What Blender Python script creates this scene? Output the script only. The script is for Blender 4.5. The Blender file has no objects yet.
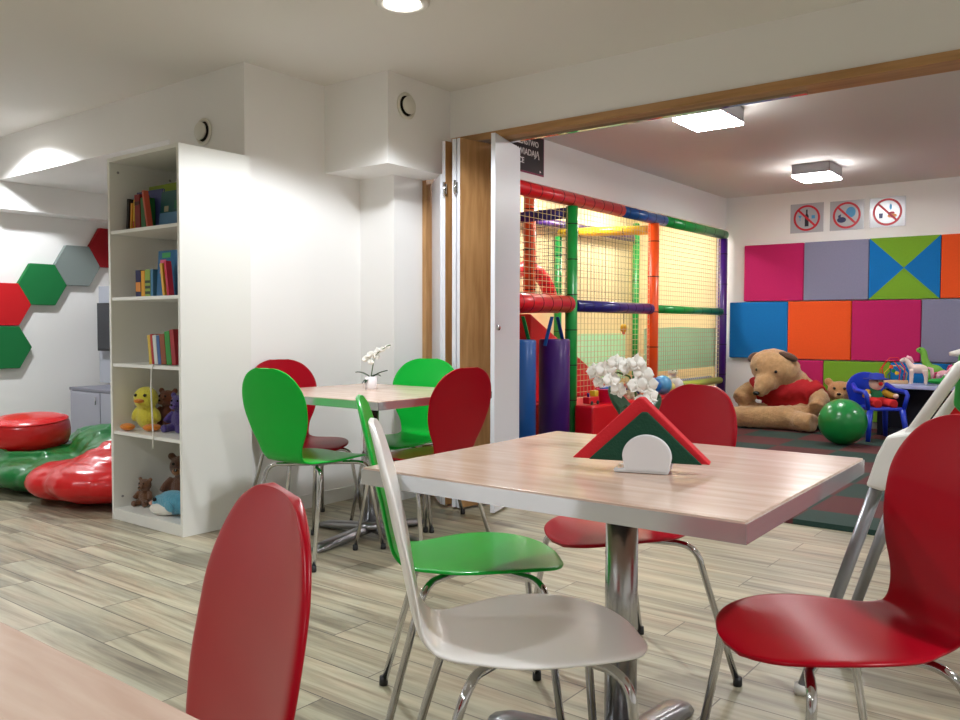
import bpy, bmesh, math, random
from mathutils import Vector, Matrix, Euler, noise
random.seed(7)
PI = math.pi
sc = bpy.context.scene
COL = sc.collection

# ------------------------------------------------------------------ camera
CAM_H = 1.065
F_PX, YAW, PIT, ROL = 837.2, .658169, -.0396892, .0025
cy_, sy_ = math.cos(YAW), math.sin(YAW)
fw = Vector((-sy_*math.cos(PIT), cy_*math.cos(PIT), math.sin(PIT)))
rt = Vector((cy_, sy_, 0)); up = rt.cross(fw)
r2 = rt*math.cos(ROL)+up*math.sin(ROL); u2 = up*math.cos(ROL)-rt*math.sin(ROL)
cam_d = bpy.data.cameras.new('camera'); cam = bpy.data.objects.new('camera', cam_d); COL.objects.link(cam)
cam_d.sensor_width = 36; cam_d.lens = F_PX/960*36; cam_d.clip_start = .02
cam.matrix_world = Matrix(((r2.x, u2.x, -fw.x, 0), (r2.y, u2.y, -fw.y, 0), (r2.z, u2.z, -fw.z, CAM_H), (0, 0, 0, 1)))
sc.camera = cam

# ------------------------------------------------------------------ world, exposure, light levels
w = bpy.data.worlds.new('world'); sc.world = w; w.use_nodes = True
w.node_tree.nodes['Background'].inputs[0].default_value = (.9, .95, 1, 1)
w.node_tree.nodes['Background'].inputs[1].default_value = .3
sc.view_settings.view_transform = 'Standard'; sc.view_settings.look = 'None'
sc.view_settings.exposure = 0.0; sc.view_settings.gamma = 1; sc.view_settings.use_curve_mapping = False
sc.cycles.diffuse_bounces = 8; sc.cycles.max_bounces = 14
SPOT_W = 150          # watts of one downlight in the main room
DISC_E = 30          # emission of its glass disc
PANEL_E = 62         # emission of a square ceiling lamp in the play room
SPOT_COL = (.935, .97, 1)

# ------------------------------------------------------------------ materials
def lin(c):
    return tuple(((v/255)/12.92 if v/255 <= .04045 else ((v/255+.055)/1.055)**2.4) for v in c)
def mat(name, rgb, rough=.5, metal=0, coat=0, bump=None, vary=None, emis=0, sheen=0, trans=0):
    """bump=(scale, strength); vary=(scale, second rgb)"""
    m = bpy.data.materials.new(name); m.use_nodes = True
    nt = m.node_tree; b = nt.nodes['Principled BSDF']
    c = (*lin(rgb), 1)
    b.inputs['Base Color'].default_value = c; b.inputs['Roughness'].default_value = rough
    b.inputs['Metallic'].default_value = metal; b.inputs['Coat Weight'].default_value = coat
    b.inputs['Coat Roughness'].default_value = .12
    if sheen: b.inputs['Sheen Weight'].default_value = sheen
    if trans: b.inputs['Transmission Weight'].default_value = trans
    if emis:
        b.inputs['Emission Color'].default_value = c; b.inputs['Emission Strength'].default_value = emis
    tc = nt.nodes.new('ShaderNodeTexCoord')
    if vary:
        n = nt.nodes.new('ShaderNodeTexNoise'); n.inputs['Scale'].default_value = vary[0]; n.inputs['Detail'].default_value = 5
        mx = nt.nodes.new('ShaderNodeMix'); mx.data_type = 'RGBA'
        mx.inputs[6].default_value = c; mx.inputs[7].default_value = (*lin(vary[1]), 1)
        nt.links.new(tc.outputs['Object'], n.inputs['Vector']); nt.links.new(n.outputs['Fac'], mx.inputs[0])
        nt.links.new(mx.outputs[2], b.inputs['Base Color'])
    if bump:
        n = nt.nodes.new('ShaderNodeTexNoise'); n.inputs['Scale'].default_value = bump[0]; n.inputs['Detail'].default_value = 4
        bp = nt.nodes.new('ShaderNodeBump'); bp.inputs['Strength'].default_value = bump[1]; bp.inputs['Distance'].default_value = .01
        nt.links.new(tc.outputs['Object'], n.inputs['Vector']); nt.links.new(n.outputs['Fac'], bp.inputs['Height'])
        nt.links.new(bp.outputs['Normal'], b.inputs['Normal'])
    return m

def wood(name, c1, c2, rough, grain=(1.5, 18, 18), coat=0):
    m = bpy.data.materials.new(name); m.use_nodes = True
    nt = m.node_tree; L = nt.links; b = nt.nodes['Principled BSDF']
    b.inputs['Roughness'].default_value = rough; b.inputs['Coat Weight'].default_value = coat
    tc = nt.nodes.new('ShaderNodeTexCoord'); mp = nt.nodes.new('ShaderNodeMapping'); mp.inputs['Scale'].default_value = grain
    n = nt.nodes.new('ShaderNodeTexNoise'); n.inputs['Scale'].default_value = 2.2; n.inputs['Detail'].default_value = 7; n.inputs['Distortion'].default_value = .4
    rp = nt.nodes.new('ShaderNodeValToRGB')
    rp.color_ramp.elements[0].position = .3; rp.color_ramp.elements[0].color = (*lin(c1), 1)
    rp.color_ramp.elements[1].position = .72; rp.color_ramp.elements[1].color = (*lin(c2), 1)
    L.new(tc.outputs['Object'], mp.inputs[0]); L.new(mp.outputs[0], n.inputs['Vector']); L.new(n.outputs['Fac'], rp.inputs[0])
    L.new(rp.outputs[0], b.inputs['Base Color'])
    return m

def plank_floor():
    m = bpy.data.materials.new('wood_look_floor_tiles'); m.use_nodes = True
    nt = m.node_tree; L = nt.links; b = nt.nodes['Principled BSDF']; N = nt.nodes.new
    tc = N('ShaderNodeTexCoord'); mp = N('ShaderNodeMapping'); mp.inputs['Location'].default_value = (.34, -.02, 0)
    L.new(tc.outputs['Object'], mp.inputs[0])
    br = N('ShaderNodeTexBrick'); br.offset = .62; br.offset_frequency = 2; br.squash = 1
    br.inputs['Color1'].default_value = (0, 0, 0, 1); br.inputs['Color2'].default_value = (1, 1, 1, 1); br.inputs['Mortar'].default_value = (.5, .5, .5, 1)
    br.inputs['Scale'].default_value = 1; br.inputs['Mortar Size'].default_value = .0022; br.inputs['Mortar Smooth'].default_value = .1
    br.inputs['Brick Width'].default_value = .9; br.inputs['Row Height'].default_value = .175
    L.new(mp.outputs[0], br.inputs['Vector'])
    sep = N('ShaderNodeSeparateColor'); L.new(br.outputs['Color'], sep.inputs[0])
    # grain, shifted per tile
    m2 = N('ShaderNodeMapping'); m2.inputs['Scale'].default_value = (.62, 10, 1); L.new(tc.outputs['Object'], m2.inputs[0])
    mul = N('ShaderNodeMath'); mul.operation = 'MULTIPLY'; mul.inputs[1].default_value = 37; L.new(sep.outputs[0], mul.inputs[0])
    n1 = N('ShaderNodeTexNoise'); n1.noise_dimensions = '4D'; n1.inputs['Scale'].default_value = 1.8; n1.inputs['Detail'].default_value = 8; n1.inputs['Distortion'].default_value = .8; n1.inputs['Roughness'].default_value = .62
    L.new(m2.outputs[0], n1.inputs['Vector']); L.new(mul.outputs[0], n1.inputs['W'])
    rp = N('ShaderNodeValToRGB'); e = rp.color_ramp.elements
    e[0].position = .30; e[0].color = (*lin((112, 102, 88)), 1)
    e[1].position = .75; e[1].color = (*lin((200, 194, 172)), 1)
    x = e.new(.44); x.color = (*lin((156, 147, 127)), 1)
    x = e.new(.58); x.color = (*lin((184, 176, 154)), 1)
    L.new(n1.outputs['Fac'], rp.inputs[0])
    # warm and grey patches
    n2 = N('ShaderNodeTexNoise'); n2.noise_dimensions = '4D'; n2.inputs['Scale'].default_value = 2.3; n2.inputs['Detail'].default_value = 3
    m3 = N('ShaderNodeMapping'); m3.inputs['Scale'].default_value = (1, 4, 1); L.new(tc.outputs['Object'], m3.inputs[0])
    L.new(m3.outputs[0], n2.inputs['Vector']); L.new(mul.outputs[0], n2.inputs['W'])
    rp2 = N('ShaderNodeValToRGB'); e = rp2.color_ramp.elements
    e[0].position = .36; e[0].color = (.80, .83, .83, 1); e[1].position = .66; e[1].color = (1.0, .93, .88, 1)
    x = e.new(.5); x.color = (.96, .98, .94, 1)
    L.new(n2.outputs['Fac'], rp2.inputs[0])
    mx = N('ShaderNodeMix'); mx.data_type = 'RGBA'; mx.blend_type = 'MULTIPLY'; mx.inputs[0].default_value = 1
    L.new(rp.outputs[0], mx.inputs[6]); L.new(rp2.outputs[0], mx.inputs[7])
    # per tile tone
    mr = N('ShaderNodeMapRange'); mr.inputs['To Min'].default_value = .84; mr.inputs['To Max'].default_value = 1.04; L.new(sep.outputs[0], mr.inputs[0])
    mx2 = N('ShaderNodeMix'); mx2.data_type = 'RGBA'; mx2.blend_type = 'MULTIPLY'; mx2.inputs[0].default_value = 1
    L.new(mx.outputs[2], mx2.inputs[6]); L.new(mr.outputs[0], mx2.inputs[7])
    mx3 = N('ShaderNodeMix'); mx3.data_type = 'RGBA'; L.new(br.outputs['Fac'], mx3.inputs[0]); L.new(mx2.outputs[2], mx3.inputs[6]); mx3.inputs[7].default_value = (*lin((96, 88, 80)), 1)
    L.new(mx3.outputs[2], b.inputs['Base Color'])
    b.inputs['Roughness'].default_value = .38
    bp = N('ShaderNodeBump'); bp.inputs['Strength'].default_value = .25; bp.inputs['Distance'].default_value = .004; bp.invert = True
    L.new(br.outputs['Fac'], bp.inputs['Height']); L.new(bp.outputs['Normal'], b.inputs['Normal'])
    return m

def checker_mat():
    m = bpy.data.materials.new('checker_rubber'); m.use_nodes = True
    nt = m.node_tree; L = nt.links; b = nt.nodes['Principled BSDF']; N = nt.nodes.new
    tc = N('ShaderNodeTexCoord'); mp = N('ShaderNodeMapping'); mp.inputs['Location'].default_value = (.41+.0, -.40+.0, .1)
    ck = N('ShaderNodeTexChecker'); ck.inputs['Scale'].default_value = 2.0
    ck.inputs['Color1'].default_value = (*lin((90, 36, 37)), 1); ck.inputs['Color2'].default_value = (*lin((25, 60, 52)), 1)
    L.new(tc.outputs['Object'], mp.inputs[0]); L.new(mp.outputs[0], ck.inputs['Vector'])
    n = N('ShaderNodeTexNoise'); n.inputs['Scale'].default_value = 260; L.new(tc.outputs['Object'], n.inputs['Vector'])
    mx = N('ShaderNodeMix'); mx.data_type = 'RGBA'; mx.blend_type = 'MULTIPLY'; mx.inputs[0].default_value = .5
    L.new(ck.outputs['Color'], mx.inputs[6]); L.new(n.outputs['Color'], mx.inputs[7]); L.new(mx.outputs[2], b.inputs['Base Color'])
    bp = N('ShaderNodeBump'); bp.inputs['Strength'].default_value = .3; bp.inputs['Distance'].default_value = .003
    L.new(n.outputs['Fac'], bp.inputs['Height']); L.new(bp.outputs['Normal'], b.inputs['Normal'])
    b.inputs['Roughness'].default_value = .85
    return m

WALL = mat('white_wall_paint', (238, 237, 236), .55, bump=(220, .04))
CEIL = mat('white_ceiling_paint', (226, 224, 220), .7, bump=(180, .04))
FLOOR = plank_floor()
MATC = checker_mat()
TRIMW = wood('oak_trim', (158, 115, 70), (190, 147, 98), .42, (14, 14, 1.6))
TRIMX = wood('oak_trim_lengthwise', (158, 115, 70), (190, 147, 98), .42, (1.4, 14, 14))
WHITE = mat('white_laminate', (232, 232, 228), .35)
DOORW = mat('white_door_lacquer', (222, 224, 232), .3)
SKIRT = mat('white_skirting', (222, 221, 218), .45)
LAM = wood('pale_wood_laminate', (192, 163, 145), (211, 188, 172), .2, (1.6, 16, 1))
EDGE = mat('silver_table_edging', (222, 224, 228), .13, .7)
CHROME = mat('chrome', (205, 205, 208), .1, 1)
STEEL = mat('brushed_steel', (190, 190, 192), .24, 1, bump=(90, .03))
CASTM = mat('dark_cast_metal', (158, 158, 162), .28, .9)
BLACKP = mat('black_plastic', (24, 24, 26), .45)
RED = mat('red_lacquered_plywood', (162, 3, 26), .3, coat=0, vary=(3, (152, 3, 24)))
GREEN = mat('green_lacquered_plywood', (12, 180, 58), .32, coat=.15, vary=(3, (8, 170, 52)))
OFFW = mat('offwhite_lacquered_plywood', (242, 241, 238), .3, coat=.2)
for m_ in (RED, GREEN): m_.node_tree.nodes['Principled BSDF'].inputs['Specular IOR Level'].default_value = .17

# ------------------------------------------------------------------ mesh helpers
class MB:
    def __init__(s): s.v = []; s.f = []; s.sm = []; s.mi = []
    def add(s, vs, fs, smooth=False, mi=0):
        o = len(s.v); s.v += [tuple(v) for v in vs]
        for f in fs: s.f.append([o+i for i in f]); s.sm.append(smooth); s.mi.append(mi)
    def box(s, c, d, rz=0, M=None, mi=0):
        x, y, z = [q/2 for q in d]
        vs = [Vector(p) for p in ((-x,-y,-z),(x,-y,-z),(x,y,-z),(-x,y,-z),(-x,-y,z),(x,-y,z),(x,y,z),(-x,y,z))]
        R = Matrix.Rotation(rz, 3, 'Z') if M is None else M
        vs = [R @ v + Vector(c) for v in vs]
        s.add(vs, [(0,3,2,1),(4,5,6,7),(0,1,5,4),(1,2,6,5),(2,3,7,6),(3,0,4,7)], False, mi); return s
    def b2(s, a, b, mi=0):
        return s.box([(p+q)/2 for p, q in zip(a, b)], [abs(q-p) for p, q in zip(a, b)], mi=mi)
    def tube(s, pts, r, n=10, closed=False, caps=True, mi=0):
        pts = [Vector(p) for p in pts]; k = len(pts)
        rr = r if isinstance(r, (list, tuple)) else [r]*k
        tg = []
        for i in range(k):
            a = pts[i-1] if (i or closed) else pts[0]; b = pts[(i+1) % k] if (i < k-1 or closed) else pts[-1]
            tg.append((b-a).normalized())
        ref = Vector((0,0,1)) if abs(tg[0].z) < .9 else Vector((1,0,0))
        nrm = tg[0].cross(ref).normalized(); vs = []
        for i in range(k):
            nrm = (nrm - tg[i]*nrm.dot(tg[i])).normalized(); bn = tg[i].cross(nrm)
            for j in range(n):
                a = 2*PI*j/n; vs.append(pts[i]+(nrm*math.cos(a)+bn*math.sin(a))*rr[i])
        fs = []
        for i in range(k if closed else k-1):
            for j in range(n):
                a = i*n+j; b = i*n+(j+1) % n; c = ((i+1) % k)*n+(j+1) % n; d = ((i+1) % k)*n+j
                fs.append((a, b, c, d))
        s.add(vs, fs, n > 4, mi)
        if caps and not closed:
            s.add(vs[:n], [tuple(range(n))[::-1]], False, mi); s.add(vs[-n:], [tuple(range(n))], False, mi)
        return s
    def lathe(s, prof, n=28, c=(0,0,0), M=None, mi=0, flat=False):
        vs = []; fs = []; R = M or Matrix.Identity(3)
        for (r, z) in prof:
            for j in range(n):
                a = 2*PI*j/n; vs.append(R @ Vector((r*math.cos(a), r*math.sin(a), z)) + Vector(c))
        for i in range(len(prof)-1):
            for j in range(n): fs.append((i*n+j, i*n+(j+1) % n, (i+1)*n+(j+1) % n, (i+1)*n+j))
        s.add(vs, fs, not flat, mi); return s
    def ell(s, c, r, rot=(0,0,0), n=20, mi=0):
        R = Euler(rot).to_matrix(); vs = []; fs = []; m = max(6, n//2)
        r = (r, r, r) if not isinstance(r, (tuple, list)) else r
        vs.append(R @ Vector((0,0,-r[2])) + Vector(c))
        for i in range(1, m):
            t = -PI/2+PI*i/m
            for j in range(n):
                a = 2*PI*j/n; vs.append(R @ Vector((r[0]*math.cos(t)*math.cos(a), r[1]*math.cos(t)*math.sin(a), r[2]*math.sin(t))) + Vector(c))
        vs.append(R @ Vector((0,0,r[2])) + Vector(c)); top = len(vs)-1
        for j in range(n): fs.append((0, 1+(j+1) % n, 1+j)); fs.append((top, 1+(m-2)*n+j, 1+(m-2)*n+(j+1) % n))
        for i in range(m-2):
            for j in range(n): fs.append((1+i*n+j, 1+i*n+(j+1) % n, 1+(i+1)*n+(j+1) % n, 1+(i+1)*n+j))
        s.add(vs, fs, True, mi); return s
    def prism(s, poly, t, M=None, mi=0, smooth=False):
        """poly in local XY, extruded from z=0 to z=t, then transformed by the 4x4 M"""
        M = M or Matrix.Identity(4); n = len(poly)
        vs = [M @ Vector((x, y, 0)) for x, y in poly]+[M @ Vector((x, y, t)) for x, y in poly]
        s.add(vs, [tuple(range(n))[::-1], tuple(range(n, 2*n))], False, mi)
        s.add(vs, [(i, (i+1) % n, n+(i+1) % n, n+i) for i in range(n)], smooth, mi); return s
    def mesh(s, name, mats):
        me = bpy.data.meshes.new(name); me.from_pydata(s.v, [], s.f)
        mats = mats if isinstance(mats, (list, tuple)) else [mats]
        for m in mats: me.materials.append(m)
        for p, a, b in zip(me.polygons, s.sm, s.mi): p.use_smooth = a; p.material_index = b
        bm = bmesh.new(); bm.from_mesh(me); bmesh.ops.remove_doubles(bm, verts=bm.verts, dist=1e-5)
        bmesh.ops.recalc_face_normals(bm, faces=bm.faces); bm.to_mesh(me); bm.free()
        return me
    def build(s, name, mats, parent=None, bevel=0, loc=None, rz=0, seg=2):
        o = bpy.data.objects.new(name, s.mesh(name, mats)); COL.objects.link(o)
        if parent: o.parent = parent
        if loc is not None: o.location = loc
        o.rotation_euler.z = rz
        if bevel:
            b = o.modifiers.new('bevel', 'BEVEL'); b.width = bevel; b.segments = seg; b.limit_method = 'ANGLE'; b.angle_limit = .6
        return o

def tag(o, label=None, cat=None, group=None, kind=None):
    if label: o['label'] = label
    if cat: o['category'] = cat
    if group: o['group'] = group
    if kind: o['kind'] = kind
    return o
def thing(name, label, cat, loc=(0,0,0), rz=0, group=None):
    o = bpy.data.objects.new(name, None); COL.objects.link(o); o.empty_display_size = .05
    o.location = loc; o.rotation_euler.z = rz
    return tag(o, label, cat, group)
def struct(name, mb, m, parent=None, bevel=0):
    o = mb.build(name, m, parent, bevel)
    if not parent: o['kind'] = 'structure'
    return o
def blob(name, ells, m, parent=None, voxel=.012, smooth=6, loc=None, rz=0, wrinkle=None):
    """one continuous skin around overlapping ellipsoids / tubes"""
    mb = MB()
    for e in ells:
        if len(e) == 3 and isinstance(e[0], str): mb.tube(e[1], e[2], 12)
        else: mb.ell(*e)
    me = mb.mesh('tmp', m); o = bpy.data.objects.new('tmp', me); COL.objects.link(o)
    r = o.modifiers.new('r', 'REMESH'); r.mode = 'VOXEL'; r.voxel_size = voxel
    q = o.modifiers.new('s', 'SMOOTH'); q.iterations = smooth; q.factor = .5
    dg = bpy.context.evaluated_depsgraph_get(); me2 = bpy.data.meshes.new_from_object(o.evaluated_get(dg))
    bpy.data.objects.remove(o); bpy.data.meshes.remove(me)
    if wrinkle:
        amp, scl = wrinkle
        ns = [v.normal.copy() for v in me2.vertices]
        for v, n_ in zip(me2.vertices, ns):
            p = v.co*scl
            d = abs(noise.noise(p))*1.4-.35+.5*abs(noise.noise(p*2.3+Vector((5, 1, 2))))-.15
            v.co += n_*amp*d
    me2.name = name
    for p in me2.polygons: p.use_smooth = True
    me2.materials.clear(); me2.materials.append(m)
    o = bpy.data.objects.new(name, me2); COL.objects.link(o)
    if parent: o.parent = parent
    if loc is not None: o.location = loc
    o.rotation_euler.z = rz
    return o
def dup(root):
    r = root.copy(); COL.objects.link(r)
    for ch in root.children:
        c = ch.copy(); COL.objects.link(c); c.parent = r
        for g in ch.children:
            d = g.copy(); COL.objects.link(d); d.parent = c
    return r
def axes(o, x, y, z):
    """4x4 with columns x, y, z and origin o"""
    return Matrix(((x[0], y[0], z[0], o[0]), (x[1], y[1], z[1], o[1]), (x[2], y[2], z[2], o[2]), (0, 0, 0, 1)))

# ------------------------------------------------------------------ room shell
XR, YF = 2.6, -3.0          # right and near ends of the rooms
CZ, PZ = 2.48, 2.53         # ceilings
YW = 9.3                    # far wall of the play room
struct('floor', MB().b2((-7.1, YF-.1, -.1), (XR+.1, YW+.1, 0)), FLOOR)
struct('ceiling', MB().b2((-7.1, YF-.1, CZ), (XR, 3.93, CZ+.1)), CEIL)
struct('ceiling_playroom', MB().b2((-5, 3.93, PZ), (XR, YW+.1, PZ+.1)), CEIL)
struct('wall_left', MB().b2((-7.1, YF, 0), (-7.0, 4.1, CZ)), WALL)
struct('wall_near', MB().b2((-7.1, YF-.1, 0), (XR+.1, YF, CZ)), WALL)
struct('wall_right', MB().b2((XR, YF, 0), (XR+.1, YW, PZ)), WALL)
struct('wall_far', MB().b2((-5, YW, 0), (XR, YW+.1, PZ)), WALL)
struct('wall_alcove', MB().b2((-7.0, 3.98, 0), (-3.905, 4.1, CZ)), WALL)
struct('wall_behind_bookcase', MB().b2((-4.5, 2.821, 0), (-3.905, 2.95, 2.165)), WALL)
struct('trim_soffit', MB().b2((-7.0, 2.82, 2.165), (-3.905, 3.98, CZ)), WALL)
struct('trim_duct_box', MB().b2((-7.0, 2.82, 1.955), (-6.8, 3.98, 2.165)), WALL)
struct('wall_shelf_side', MB().b2((-3.905, 2.82, 0), (-3.785, 3.676, CZ)), WALL)
struct('wall_pillar', MB().b2((-3.905, 3.676, 0), (-3.496, 4.08, CZ)), WALL)
struct('trim_bulkhead', MB().b2((-3.785, 3.391, 1.972), (-3.27, 3.93, CZ)), WALL)
struct('wall_header', MB().b2((-3.496, 3.93, 2.197), (XR, 4.08, PZ)), WALL)
struct('trim_header_beam', MB().b2((-3.25, 3.918, 2.157), (XR, 4.085, 2.197)), TRIMX)
struct('trim_jamb', MB().b2((-3.496, 3.93, 0), (-3.462, 4.0, 1.99)), TRIMW)
struct('wall_playroom_left', MB().b2((-3.76, 4.08, 2.175), (-3.65, YW, PZ)), WALL)
CREAM = mat('cream_padded_wall', (240, 222, 170), .6, bump=(30, .1))
struct('wall_play_alcove', MB().b2((-4.9, 4.1, 0), (-4.78, YW, PZ)), CREAM)
struct('wall_play_alcove_end', MB().b2((-4.78, 9.28, 0), (-3.76, YW, 2.53)), CREAM)
struct('baseboard_left', MB().b2((-3.785, 2.83, 0), (-3.77, 3.676, .08)), SKIRT)
struct('baseboard_pillar', MB().b2((-3.77, 3.661, 0), (-3.496, 3.676, .08)), SKIRT)
struct('baseboard_alcove', MB().b2((-7.0, YF, 0), (-6.985, 3.98, .08)), SKIRT)
mo = MB().b2((-3.35, 4.60, 0.001), (XR, YW-.06, .03)).build('play_mat', MATC)
tag(mo, 'dark red and green checkered rubber mat covering the play room floor', 'mat')

# ------------------------------------------------------------------ ceiling lamps
GLASS = mat('lit_lamp_glass', (255, 250, 240), .4, emis=DISC_E)
PANEL = mat('lit_lamp_panel', (255, 252, 250), .4, emis=PANEL_E)
LAMPG = mat('grey_lamp_housing', (150, 148, 152), .4)
def downlight(x, y, label, k=1.0):
    t = thing('ceiling_downlight', label, 'ceiling lamp', (x, y, CZ), 0, 'round ceiling downlights in the main room')
    MB().lathe([(.075, -.001), (.115, -.002), (.118, -.012), (.108, -.02), (.085, -.018), (.078, -.004)], 32).build('trim_ring', WHITE, t)
    MB().lathe([(.0001, -.006), (.078, -.006), (.078, -.003), (.0001, -.003)], 32).build('diffuser', GLASS, t)
    ld = bpy.data.lights.new('downlight_beam', 'SPOT'); ld.energy = SPOT_W*k; ld.color = SPOT_COL
    ld.spot_size = math.radians(143); ld.spot_blend = .22; ld.shadow_soft_size = .075
    lo = bpy.data.objects.new('downlight_beam', ld); COL.objects.link(lo); lo.parent = t; lo.location = (0, 0, -.03)
downlight(-2.53, 2.715, 'round downlight at the top edge of the picture, in front of the bulkhead')
downlight(-6.12, 2.42, 'round downlight at the left end of the main room ceiling')
downlight(-4.4, .2, 'round downlight left of the camera, out of the picture', .8)
downlight(-1.7, -.6, 'round downlight behind the foreground table, out of the picture', .55)
downlight(.6, 2.2, 'round downlight right of the folding doors, out of the picture')
downlight(.9, -.7, 'round downlight behind and right of the camera, out of the picture', .55)
def square_lamp(x, y, label):
    t = thing('square_ceiling_lamp', label, 'ceiling lamp', (x, y, PZ), 0, 'square ceiling lamps in the play room')
    MB().box((0, 0, -.047), (.33, .40, .094)).build('housing', LAMPG, t, .004)
    MB().box((0, 0, -.103), (.326, .396, .017)).build('diffuser', PANEL, t)
square_lamp(-2.235, 5.36, 'square grey ceiling lamp nearest the header beam of the opening')
square_lamp(-2.27, 7.93, 'square grey ceiling lamp nearest the prohibition signs')
square_lamp(.4, 5.42, 'square ceiling lamp at the right of the play room, near the opening')
square_lamp(-4.25, 6.9, 'added fill lamp above the climbing frame, hidden by the soffit')  # no known lamp here; added to brighten the cream alcove
square_lamp(-4.25, 8.4, 'added fill lamp above the far end of the climbing frame, hidden by the soffit')  # also an added, unseen lamp, brightening the far bay behind the netting
square_lamp(.4, 8.0, 'square ceiling lamp at the right of the play room, near the padded wall')

# ------------------------------------------------------------------ wall vents
VENT = mat('vent_plastic', (222, 219, 208), .4)
VDARK = mat('vent_gap', (20, 18, 16), .8)
def vent(loc, M, label):
    t = thing('air_vent', label, 'vent', loc, 0, 'round air vents')
    MB().lathe([(.0, .001), (.074, .001), (.076, .008), (.068, .014), (.058, .012), (.056, .003)], 32, M=M).build('vent_ring', VENT, t)
    MB().lathe([(.0, .004), (.057, .004)], 32, M=M).build('vent_gap', VDARK, t)
    MB().lathe([(.0, .008), (.03, .008), (.046, .02), (.05, .03), (.046, .036), (.0, .038)], 32, M=M).build('vent_disc', VENT, t)
Mx = Matrix(((0, 0, 1), (1, 0, 0), (0, 1, 0))); Mny = Matrix(((1, 0, 0), (0, 0, -1), (0, 1, 0)))
vent((-4.15, 2.82, 2.16), Mny, 'round white air vent on the wall just above the bookcase')
vent((-3.27, 3.535, 2.313), Mx, 'round white air vent on the boxed bulkhead near the folding doors')

# ------------------------------------------------------------------ folding doors
def door_panel(parent, a, b, zt, m_face, name, zb=.015):
    a, b = Vector((*a, 0)), Vector((*b, 0)); d = (b-a); L = d.length; ang = math.atan2(d.y, d.x)
    mb = MB(); c = (a+b)/2
    mb.box((c.x, c.y, (zt+zb)/2), (L, .026, zt-zb), ang)
    # faces: index 2 (local -y) and 4 (local +y)
    mb.mi[2] = m_face[0]; mb.mi[4] = m_face[1]
    return mb.build(name, [DOORW, TRIMW], parent, .0015)
fd = thing('folding_door', 'white and oak accordion folding door pushed open to the left of the opening', 'door')
N1, N2, N3 = (-3.165, 3.745), (-3.062, 3.735), (-2.812, 3.752); F2, F4 = (-3.113, 4.19), (-2.95, 4.17)
JB = (-3.448, 3.985)
e_ = .012
door_panel(fd, JB, (N1[0]-.022, N1[1]+.016), 1.955, (0, 1), 'leaf')
door_panel(fd, (N1[0], N1[1]), (F2[0]-e_, F2[1]), 2.14, (1, 0), 'leaf')
door_panel(fd, (N2[0]-.018, N2[1]), (F2[0]+e_, F2[1]), 2.14, (0, 1), 'leaf')
door_panel(fd, (N2[0]+.016, N2[1]), (F4[0]-.018, F4[1]), 2.14, (1, 0), 'leaf')
lf = door_panel(fd, N3, (F4[0]+.014, F4[1]), 2.14, (0, 0), 'leaf')
for (nx, ny) in ((N1[0]+.014, N1[1]-.012), (N2[0], N2[1]-.012)):
    for z in (.35, 1.86):
        h = MB(); h.tube([(nx, ny, z-.04), (nx, ny, z+.04)], .007, 8); h.box((nx, ny+.006, z), (.03, .004, .06))
        h.build('hinge', CHROME, fd)
k = MB(); kp = Vector((N3[0]-.0+.022, N3[1]+.02, 1.06)); k.lathe([(.0, 0), (.016, 0), (.016, .006), (.0, .006)], 16, kp, Matrix(((0,0,.96),(0,1,.27),(1,0,0)))); k.build('lock', CHROME, fd)
MB().b2((-3.44, 4.0, 2.142), (-1.2, 4.03, 2.156)).build('track', CHROME, fd)

# ------------------------------------------------------------------ bookcase
bx0, bx1, by0, by1, bz = -4.415, -3.735, 2.39, 2.815, 1.972
bc = thing('bookcase', 'tall white open bookcase with books and plush toys against the wall', 'bookcase', (bx0, by0, 0))
W_, D_ = bx1-bx0, by1-by0; T_ = .02
MB().b2((0, 0, 0), (T_, D_, bz)).build('side_panel', WHITE, bc, .001)
MB().b2((W_-T_, 0, 0), (W_, D_, bz)).build('side_panel', WHITE, bc, .001)
MB().b2((T_, 0, bz-T_), (W_-T_, D_, bz)).build('top_panel', WHITE, bc, .001)
MB().b2((T_, .004, 0), (W_-T_, D_-.008, .06)).build('bottom_panel', WHITE, bc, .001)
MB().b2((T_, D_-.008, .0), (W_-T_, D_, bz-T_)).build('back_panel', WHITE, bc)
SHZ = [.49, .86, 1.22, 1.58]
for z in SHZ: MB().b2((T_, .006, z-.018), (W_-T_, D_-.01, z)).build('shelf_board', WHITE, bc, .001)
for (yy, zz) in ((.05, bz-.07), (D_-.06, bz-.07), (.05, .12)):
    MB().lathe([(0, .0), (.007, .0), (.007, .002), (0, .002)], 12, (T_, yy, zz), Mx).build('fitting', CASTM, bc)

PAGES = mat('book_pages', (236, 228, 208), .8)
_bm = {}
def bookmat(rgb):
    if rgb not in _bm: _bm[rgb] = mat('book_cover_%d' % len(_bm), rgb, .35, vary=(9, tuple(max(0, int(c*.8)) for c in rgb)))
    return _bm[rgb]
def book(x, z, th, h, dep, rgb, label, group, lean=0, yf=.07, yaw=0, band=None):
    """spine faces the front; x is the foot of its left side inside the bookcase"""
    t = thing('book', label, 'book', (bx0+x, by0+yf, z+.001), yaw, group)
    c = MB(); c.b2((0, 0, 0), (.003, dep, h)); c.b2((th-.003, 0, 0), (th, dep, h)); c.b2((.003, 0, 0), (th-.003, .003, h))
    if band:
        for (z0, z1) in band[1]: c.b2((.001, -.0008, h*z0), (th-.001, 0, h*z1), 1)
    cv = c.build('cover', [bookmat(rgb), bookmat(band[0])] if band else bookmat(rgb), t)
    pg = MB().b2((.0035, .004, .003), (th-.0035, dep-.004, h-.004)).build('pages', PAGES, t)
    if lean:
        t.rotation_euler = (0, lean, yaw)
        if lean > 0: t.location.z += abs(math.sin(lean))*th
    return t
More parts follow.
